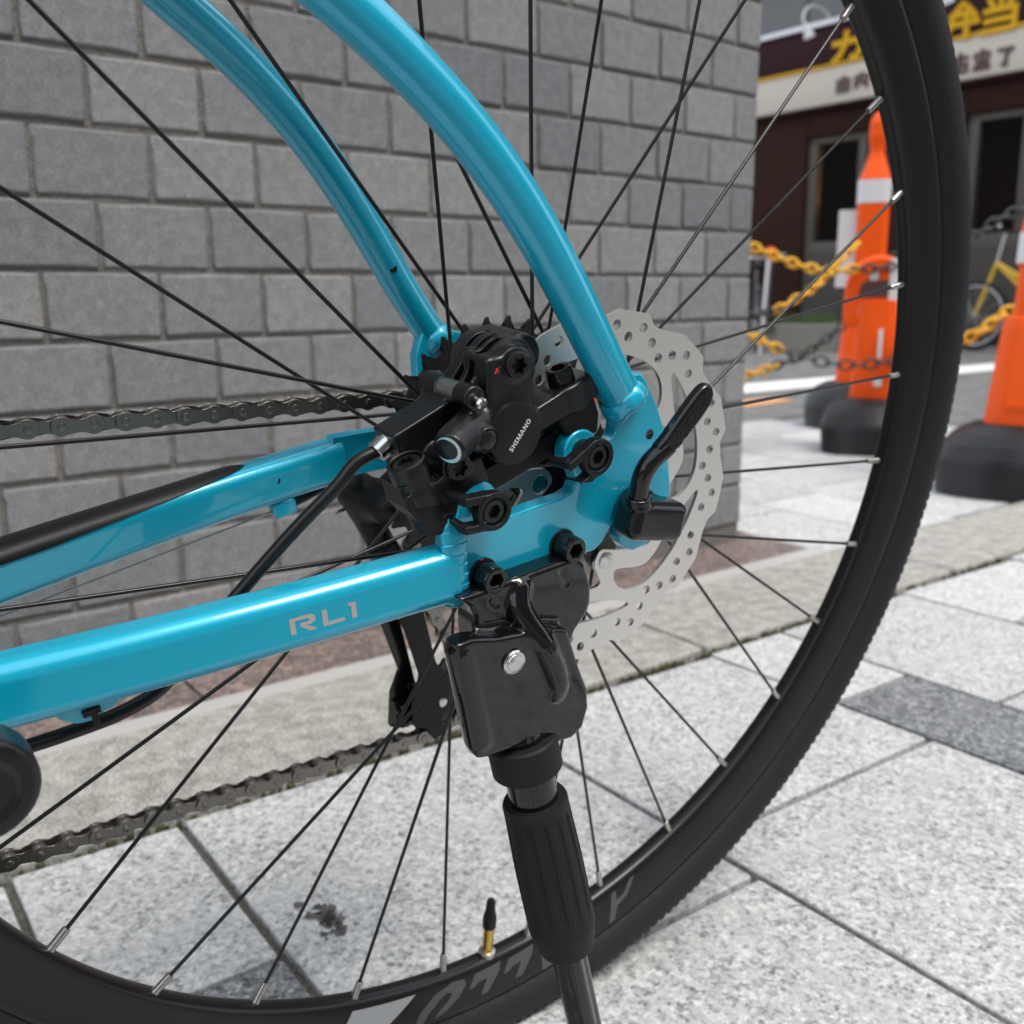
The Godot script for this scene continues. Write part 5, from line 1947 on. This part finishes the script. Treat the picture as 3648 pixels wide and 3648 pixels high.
func build_street() -> void:
	street_materials()
	# --- posts on rubber feet
	var p := thing("barrier_stand", "short orange barrier stand with arched handle top on a round black foot", "barrier", Vector3(2.07, -0.005, -1.19))
	face_camera(p)
	foot(p, 0.25, 0.25, 0.148)
	slab_post(p, "post", [[0.12, 0.060], [0.14, 0.056], [0.33, 0.052], [0.40, 0.050]], 0.045, M.orange)
	var mb := MB.new()
	var arch := PackedVector2Array()
	arch.append_array(mm2([[-84, 335], [-50, 328], [50, 328], [84, 335], [86, 365], [84, 420]]))
	arch.append_array(_mm(arc_pts(Vector2(0, 430), 84, 0, 180, 16)))
	arch.append_array(mm2([[-86, 365]]))
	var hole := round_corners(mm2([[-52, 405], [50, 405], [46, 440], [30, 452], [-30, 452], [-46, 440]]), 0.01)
	# the arch is solid; a brown plate paints the shade of its opening
	var keyed := PackedVector2Array()
	keyed.append_array(arch)
	plate(mb, keyed, -0.032, 0.030, 0.012, Transform3D.IDENTITY, 4)
	part(p, "arched_top", mb.mesh(), M.orange)
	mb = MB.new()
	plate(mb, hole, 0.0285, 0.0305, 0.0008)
	part(p, "hand_hole_shade", mb.mesh(), M.sign_brown)
	for q in [[-0.038, 0.372, 0.031], [-0.014, 0.462, 0.031], [0.012, 0.192, 0.0555]]:
		mb = MB.new()
		bev_box(mb, Vector3(q[0], q[1], q[2]), Vector3(0.010, 0.011, 0.0012), 0.0005)
		part(p, "reflector", mb.mesh(), M.band)
	mb = MB.new()
	bev_box(mb, Vector3(0.036, 0.43, 0.0315), Vector3(0.012, 0.075, 0.0014), 0.0006)
	bev_box(mb, Vector3(0.012, 0.29, 0.054), Vector3(0.005, 0.038, 0.0020), 0.001)
	part(p, "white_strip", mb.mesh(), M.band)

	p = thing("delineator_post", "tall orange post with white band and knob, behind the short barrier stand", "post", Vector3(2.485, -0.01, -1.515), "orange delineator posts on wide feet")
	face_camera(p)
	foot(p, 0.34, 0.27, 0.15)
	slab_post(p, "post", [[0.12, 0.084], [0.16, 0.080], [0.34, 0.067], [0.38, 0.050], [0.52, 0.046], [0.74, 0.047], [0.76, 0.045], [0.815, 0.026], [0.835, 0.021], [0.85, 0.021], [0.88, 0.026], [0.92, 0.025], [0.94, 0.018], [0.95, 0.006]], 0.045, M.orange)
	slab_post(p, "reflective_band", [[0.688, 0.0485], [0.755, 0.0485]], 0.0465, M.band)
	mb = MB.new()
	bev_box(mb, Vector3(-0.068, 0.555, 0.02), Vector3(0.030, 0.115, 0.003), 0.001)
	part(p, "notice_board", mb.mesh(), M.band, "white notice hanging on the post")

	p = thing("delineator_post", "two-tier orange post with white band on a wide black foot, yellow chain tied round it", "post", Vector3(1.82, -0.005, -0.635), "orange delineator posts on wide feet")
	face_camera(p, -0.12)
	foot(p, 0.345, 0.27, 0.152)
	slab_post(p, "post", [[0.12, 0.090], [0.15, 0.087], [0.35, 0.068], [0.368, 0.064], [0.374, 0.050], [0.47, 0.046], [0.475, 0.052], [0.54, 0.050], [0.60, 0.040], [0.66, 0.034], [0.72, 0.028], [0.80, 0.026], [0.83, 0.012]], 0.045, M.orange)
	slab_post(p, "reflective_band", [[0.478, 0.0535], [0.538, 0.0515]], 0.0475, M.band)
	mb = MB.new()
	bev_box(mb, Vector3(-0.02, 0.19, 0.0465), Vector3(0.022, 0.006, 0.002), 0.001)
	part(p, "raised_mark", mb.mesh(), M.orange)

	p = thing("delineator_post", "orange post half hidden past the end of the block wall, only its black foot showing", "post", Vector3(1.735, -0.005, -1.52), "orange delineator posts on wide feet")
	face_camera(p)
	foot(p, 0.27, 0.27, 0.150)
	slab_post(p, "post", [[0.12, 0.060], [0.36, 0.052], [0.40, 0.045], [0.62, 0.040], [0.70, 0.020]], 0.04, M.orange)

	# --- plastic chains
	var c := thing("plastic_chain", "upper yellow plastic chain from the wall end to the short barrier stand", "chain", Vector3.ZERO, "yellow and black barrier chains")
	links(c, "yellow_links", [Vector3(1.70, 0.575, -1.45), Vector3(1.784, 0.534, -1.384), Vector3(1.887, 0.482, -1.296), Vector3(1.946, 0.471, -1.25), Vector3(1.995, 0.474, -1.215)], M.yellow)
	links(c, "black_links", [Vector3(2.0, 0.475, -1.205), Vector3(2.035, 0.476, -1.165), Vector3(2.09, 0.486, -1.13)], M.black_link, 0.024, 0.0034)
	c = thing("plastic_chain", "yellow plastic chain sloping down leftwards from the tall orange post", "chain", Vector3.ZERO, "yellow and black barrier chains")
	links(c, "yellow_links", [Vector3(2.25, 0.55, -1.40), Vector3(2.196, 0.529, -1.38), Vector3(2.129, 0.463, -1.40), Vector3(2.061, 0.42, -1.405), Vector3(1.983, 0.369, -1.448)], M.yellow, 0.024, 0.0045)
	links(c, "black_links", [Vector3(1.983, 0.369, -1.448), Vector3(1.92, 0.352, -1.49), Vector3(1.84, 0.35, -1.56)], M.black_link, 0.024, 0.0034)
	c = thing("plastic_chain", "low barrier chain, yellow then black, sagging to the short barrier stand", "chain", Vector3.ZERO, "yellow and black barrier chains")
	links(c, "yellow_links", [Vector3(1.69, 0.36, -1.41), Vector3(1.749, 0.314, -1.35), Vector3(1.783, 0.292, -1.32), Vector3(1.816, 0.27, -1.29)], M.yellow)
	links(c, "black_links", [Vector3(1.822, 0.267, -1.285), Vector3(1.854, 0.255, -1.258), Vector3(1.915, 0.237, -1.209), Vector3(1.975, 0.233, -1.165), Vector3(2.06, 0.244, -1.113)], M.black_link, 0.03, 0.0032)
	c = thing("plastic_chain", "low black chain, its end yellow, falling towards the wall corner", "chain", Vector3.ZERO, "yellow and black barrier chains")
	links(c, "black_links", [Vector3(2.25, 0.43, -1.27), Vector3(2.138, 0.336, -1.327), Vector3(2.073, 0.282, -1.36), Vector3(2.019, 0.243, -1.388), Vector3(1.953, 0.215, -1.429)], M.black_link, 0.024, 0.0034)
	links(c, "yellow_links", [Vector3(1.953, 0.215, -1.429), Vector3(1.891, 0.192, -1.467), Vector3(1.80, 0.18, -1.53)], M.yellow, 0.024, 0.0045)
	c = thing("plastic_chain", "yellow plastic chain tied to the two-tier post and hanging behind the tyre", "chain", Vector3.ZERO, "yellow and black barrier chains")
	links(c, "yellow_links", [Vector3(2.06, 0.375, -0.67), Vector3(1.955, 0.378, -0.70), Vector3(1.903, 0.374, -0.749), Vector3(1.863, 0.344, -0.77), Vector3(1.816, 0.313, -0.796), Vector3(1.85, 0.30, -0.86), Vector3(1.98, 0.32, -0.97), Vector3(2.13, 0.37, -1.13)], M.yellow)
	c = thing("plastic_chain", "black plastic chain rising to the top of the two-tier post", "chain", Vector3.ZERO, "yellow and black barrier chains")
	links(c, "black_links", [Vector3(2.25, 0.66, -0.83), Vector3(2.164, 0.611, -0.877), Vector3(2.112, 0.585, -0.907), Vector3(2.055, 0.544, -0.938), Vector3(2.0, 0.52, -1.0), Vector3(2.02, 0.51, -1.13)], M.black_link, 0.026, 0.003)

	# --- the shop across the street: its front lies in the plane x = 8
	var s := thing("shop_building", "dark brown shop front with grey upper storey across the street", "building", Vector3(8, -0.045, -5))
	s.position = Vector3.ZERO
	var X := 8.0
	for z in [[-13.0, -6.17], [-5.50, -4.55], [-3.97, -2.2], [-1.2, 3.0]]:
		simple_box(s, "wall_panel", Vector3(X, -0.045, z[0]), Vector3(X + 0.25, 2.12, z[1]), M.brown)
	for z in [[-6.17, -5.50], [-4.55, -3.97], [-2.2, -1.2]]:
		simple_box(s, "wall_panel", Vector3(X + 0.004, 1.84, z[0]), Vector3(X + 0.25, 2.12, z[1]), M.brown)
		simple_box(s, "sill_panel", Vector3(X + 0.03, -0.045, z[0]), Vector3(X + 0.25, 0.74, z[1]), M.sill)
		var w := node(s, "window")
		for f in [[Vector3(X + 0.04, 0.74, z[0]), Vector3(X + 0.12, 0.88, z[1])], [Vector3(X + 0.04, 1.78, z[0] + 0.001), Vector3(X + 0.12, 1.84, z[1] - 0.001)], [Vector3(X + 0.035, 0.88, z[0]), Vector3(X + 0.12, 1.78, z[0] + 0.10)], [Vector3(X + 0.035, 0.88, z[1] - 0.11), Vector3(X + 0.12, 1.78, z[1])]]:
			simple_box(w, "frame_bar", f[0], f[1], M.alu, 0.004)
		mb = MB.new()
		mb.flat(Vector3(X + 0.08, 0.88, z[0] + 0.1), Vector3(X + 0.08, 1.78, z[0] + 0.1), Vector3(X + 0.08, 1.78, z[1] - 0.11), Vector3(X + 0.08, 0.88, z[1] - 0.11), Vector3.LEFT)
		part(w, "pane", mb.mesh(), M.glass)
	simple_box(s, "eave", Vector3(X - 0.05, 2.06, -13), Vector3(X + 0.25, 2.13, 3), M.brown)
	simple_box(s, "upper_wall", Vector3(X + 0.05, 2.76, -13), Vector3(X + 0.4, 7.0, 3), M.grey_wall)
	for z in [-9.2, -7.8, -6.3, -4.8, -3.3]:
		simple_box(s, "panel_joint", Vector3(X + 0.040, 2.84, z), Vector3(X + 0.06, 7.0, z + 0.03), M.alu, 0.002)
	simple_box(s, "roof_slab", Vector3(X + 0.05, 6.95, -13), Vector3(X + 4, 7.2, 3), M.grey_wall)
	simple_box(s, "end_wall", Vector3(X + 0.25, -0.045, -13), Vector3(X + 4, 6.95, -12.8), M.grey_wall)
	simple_box(s, "rear_wall", Vector3(X + 3.8, -0.045, -12.8), Vector3(X + 4.0, 6.95, 3), M.inside)
	simple_box(s, "ceiling", Vector3(X + 0.26, 2.14, -12.8), Vector3(X + 3.8, 2.3, 3), M.inside)
	simple_box(s, "floor", Vector3(X + 0.26, -0.05, -12.8), Vector3(X + 3.8, 0.0, 3), M.inside)
	simple_box(s, "end_wall", Vector3(X + 0.25, -0.045, 2.8), Vector3(X + 3.8, 6.95, 3.0), M.inside)
	for z in [-6.3, -5.4, -4.6, -4.0]:
		simple_box(s, "counter", Vector3(X + 1.6, 0.0, z - 0.25), Vector3(X + 2.1, 0.95, z + 0.2), M.inside)
	# --- the sign
	var g := thing("shop_sign", "maroon and white fascia sign with yellow characters, warm lamp glow tinted into the white board", "sign", Vector3.ZERO)
	simple_box(g, "maroon_board", Vector3(X - 0.10, 2.447, -13), Vector3(X + 0.03, 2.78, 3), M.maroon)
	simple_box(g, "warm_glow_board", Vector3(X - 0.098, 2.10, -13), Vector3(X + 0.03, 2.42, 3), M.cream)
	simple_box(g, "gold_strip", Vector3(X - 0.112, 2.42, -13), Vector3(X + 0.02, 2.447, 3), M.gold, 0.004)
	simple_box(g, "metal_trim", Vector3(X - 0.13, 2.78, -13), Vector3(X + 0.05, 2.83, 3), M.pole, 0.006)
	var fx := X - 0.104
	strokes(g, "character", [[[-5.84, 2.605], [-5.56, 2.605], [-5.565, 2.52], [-5.60, 2.455], [-5.64, 2.465]], [[-5.71, 2.68], [-5.72, 2.58], [-5.77, 2.50], [-5.83, 2.455]]], 0.052, M.gold, fx)
	strokes(g, "character", [[[-4.60, 2.685], [-4.69, 2.605], [-4.53, 2.61]], [[-4.56, 2.655], [-4.49, 2.58]], [[-4.77, 2.535], [-4.465, 2.535]], [[-4.68, 2.59], [-4.69, 2.52], [-4.75, 2.44]], [[-4.555, 2.59], [-4.555, 2.43]]], 0.048, M.gold, fx)
	strokes(g, "character", [[[-4.275, 2.685], [-4.275, 2.60]], [[-4.37, 2.66], [-4.335, 2.605]], [[-4.175, 2.66], [-4.21, 2.605]], [[-4.40, 2.58], [-4.155, 2.58], [-4.155, 2.43], [-4.41, 2.43]], [[-4.39, 2.505], [-4.16, 2.505]]], 0.044, M.gold, fx)
	var fy := X - 0.101
	strokes(g, "small_character", [[[-5.78, 2.285], [-5.66, 2.285], [-5.66, 2.19], [-5.78, 2.19], [-5.78, 2.285]], [[-5.77, 2.24], [-5.67, 2.24]], [[-5.72, 2.31], [-5.72, 2.20]]], 0.028, M.sign_brown, fy)
	strokes(g, "small_character", [[[-5.59, 2.20], [-5.59, 2.29], [-5.47, 2.29], [-5.47, 2.20]], [[-5.53, 2.31], [-5.54, 2.25], [-5.58, 2.21]], [[-5.53, 2.26], [-5.49, 2.22]]], 0.028, M.sign_brown, fy)
	strokes(g, "small_character", [[[-4.65, 2.27], [-4.53, 2.27]], [[-4.65, 2.22], [-4.53, 2.22], [-4.53, 2.165], [-4.65, 2.165], [-4.65, 2.22]], [[-4.59, 2.30], [-4.59, 2.18]]], 0.030, M.sign_brown, fy)
	strokes(g, "small_character", [[[-4.46, 2.25], [-4.46, 2.275], [-4.345, 2.275], [-4.345, 2.25]], [[-4.44, 2.225], [-4.36, 2.225]], [[-4.40, 2.30], [-4.40, 2.17]], [[-4.40, 2.20], [-4.35, 2.20]], [[-4.43, 2.20], [-4.46, 2.165], [-4.34, 2.165]]], 0.028, M.sign_brown, fy)
	strokes(g, "small_character", [[[-4.26, 2.275], [-4.155, 2.275], [-4.20, 2.235], [-4.20, 2.16], [-4.225, 2.165]]], 0.030, M.sign_brown, fy)
	# --- lamps over the sign
	for q in [[-5.97, "white swan-neck lamp over the dark left part of the sign"], [-4.62, "white swan-neck lamp in front of the yellow characters"]]:
		var l := thing("sign_lamp", q[1], "lamp", Vector3(X, 2.8, q[0]), "lamps over the shop sign")
		mb = MB.new()
		var ar := PackedVector3Array()
		for t in smooth_line([Vector3(0.03, 0.02, 0), Vector3(-0.12, 0.12, 0), Vector3(-0.32, 0.12, 0), Vector3(-0.40, 0.02, 0), Vector3(-0.38, -0.06, 0.02)], 5):
			ar.append(t)
		tube(mb, ar, 0.011, 8)
		part(l, "arm", mb.mesh(), M.band)
		mb = MB.new()
		lathe(mb, Vector3(-0.38, -0.05, 0.02), Vector3(0.35, -1.0, 0.2), PackedVector2Array([Vector2(0, -0.02), Vector2(0.025, -0.015), Vector2(0.032, 0.03), Vector2(0.05, 0.11), Vector2(0.046, 0.11), Vector2(0, 0.09)]), 18)
		part(l, "shade", mb.mesh(), M.band)
	# --- warm lamps inside
	for q in [[-5.63, 1.61, "small warm lamp glowing high behind the shop window"], [-5.78, 1.35, "small warm lamp glowing lower behind the shop window"]]:
		var l := thing("pendant_lamp", q[2], "lamp", Vector3(X + 0.45, q[1], q[0] - 0.05), "warm lamps inside the shop")
		mb = MB.new()
		lathe(mb, Vector3.ZERO, Vector3.UP, PackedVector2Array([Vector2(0, -0.032), Vector2(0.022, -0.024), Vector2(0.032, 0), Vector2(0.022, 0.024), Vector2(0.004, 0.032)]), 14)
		part(l, "bulb", mb.mesh(), M.bulb)
		mb = MB.new()
		tube(mb, PackedVector3Array([Vector3(0, 0.02, 0), Vector3(0, 2.14 - q[1], 0)]), 0.003, 6)
		part(l, "flex", mb.mesh(), M.dark)
		var om := OmniLight3D.new()
		om.name = "glow"
		om.light_color = Color(1.0, 0.7, 0.35)
		om.light_energy = 0.02
		om.light_size = 0.02
		om.omni_range = 6.0
		om.omni_attenuation = 2.0
		om.shadow_enabled = true
		l.add_child(om)
	# --- planters and grass
	for q in [[6.14, -4.98, 6.60, -4.60, "long grey concrete planter with grass by the road", M.concrete], [6.62, -4.55, 6.92, -4.25, "low dark stone trough beside the concrete planter", M.alu]]:
		var pl := thing("planter", q[4], "planter", Vector3((q[0] + q[2]) / 2, -0.045, (q[1] + q[3]) / 2), "planters by the road")
		mb = MB.new()
		var dirv := Vector3(0.58, 0, 0.42).normalized()
		bev_box(mb, Vector3(0, 0.105, 0), Vector3(0.27, 0.105, 0.12), 0.012, Basis(dirv, Vector3.UP, dirv.cross(Vector3.UP)))
		part(pl, "trough", mb.mesh(), q[5])
		mb = MB.new()
		bev_box(mb, Vector3(0, 0.105, 0) - dirv.cross(Vector3.UP) * 0.117, Vector3(0.20, 0.045, 0.006), 0.003, Basis(dirv, Vector3.UP, dirv.cross(Vector3.UP)))
		part(pl, "moulded_panel", mb.mesh(), q[5])
		if q[5] == M.concrete:
			mb = MB.new()
			for i in 260:
				var o := dirv * rng.randf_range(-0.25, 0.25) + dirv.cross(Vector3.UP) * rng.randf_range(-0.1, 0.1) + Vector3(0, 0.2, 0)
				var h := rng.randf_range(0.04, 0.13)
				var lean := Vector3(rng.randf_range(-1, 1), 0, rng.randf_range(-1, 1)) * h * 0.5
				var wv := Vector3(rng.randf_range(-1, 1), 0, rng.randf_range(-1, 1)).normalized() * 0.006
				var nn := wv.cross(Vector3.UP).normalized()
				mb.tri(o - wv, o + wv, o + lean + Vector3(0, h, 0), nn, nn, nn)
			var gr := part(pl, "grass", mb.mesh(), M.grass)
			gr.set_meta("kind", "stuff")
	# --- a slim silver pole and two parked bicycles
	var po := thing("pole", "slim silver pole with an orange cap by the planter", "pole", Vector3(5.76, -0.045, -4.68))
	mb = MB.new()
	tube(mb, PackedVector3Array([Vector3(-0.03, 0.0, 0), Vector3(0.02, 0.70, 0)]), 0.024, 14)
	part(po, "shaft", mb.mesh(), M.pole)
	mb = MB.new()
	puck(mb, Vector3(0.02, 0.70, 0), Vector3.UP, 0.034, 0.08, 0.012, 16)
	part(po, "cap", mb.mesh(), M.orange)
	parked_bicycle("dark bicycle parked beside the slim silver pole", Vector3(6.2, -0.045, -5.15), 0.75, 0.27, M.bike_dark, M.bike_dark)
	parked_bicycle("bicycle with yellow chain guard parked in front of the shop, seen past the tyre", Vector3(7.3, -0.045, -3.42), PI / 2, 0.25, M.bike_yellow, M.bike_yellow)

	# --- unseen building added behind the camera, placed and toned for reflections and fill
	var ob := thing("added_opposite_building", "unseen grey building front added behind the camera to shape reflections and fill light", "building", Vector3(0, 0, 9.0))
	simple_box(ob, "wall", Vector3(-14, -0.045, 0), Vector3(12, 6.5, 0.4), M.grey_wall)
	for i in 9:
		simple_box(ob, "window_frame", Vector3(-12.6 + i * 2.7, 0.9, -0.06), Vector3(-10.9 + i * 2.7, 2.4, 0.02), M.alu)
		simple_box(ob, "window_frame", Vector3(-12.6 + i * 2.7, 3.7, -0.06), Vector3(-10.9 + i * 2.7, 5.2, 0.02), M.alu)
	simple_box(ob, "cornice", Vector3(-14.1, 6.5, -0.2), Vector3(12.1, 6.7, 0.5), M.grey_wall)

func _ready() -> void:
	rng.seed = 20240607
	set_camera()
	set_light()
	set_materials()
	print("materials ", Time.get_ticks_msec())
	build_ground()
	build_wall()
	print("ground ", Time.get_ticks_msec())
	build_bicycle()
	build_street()
	print("street ", Time.get_ticks_msec())
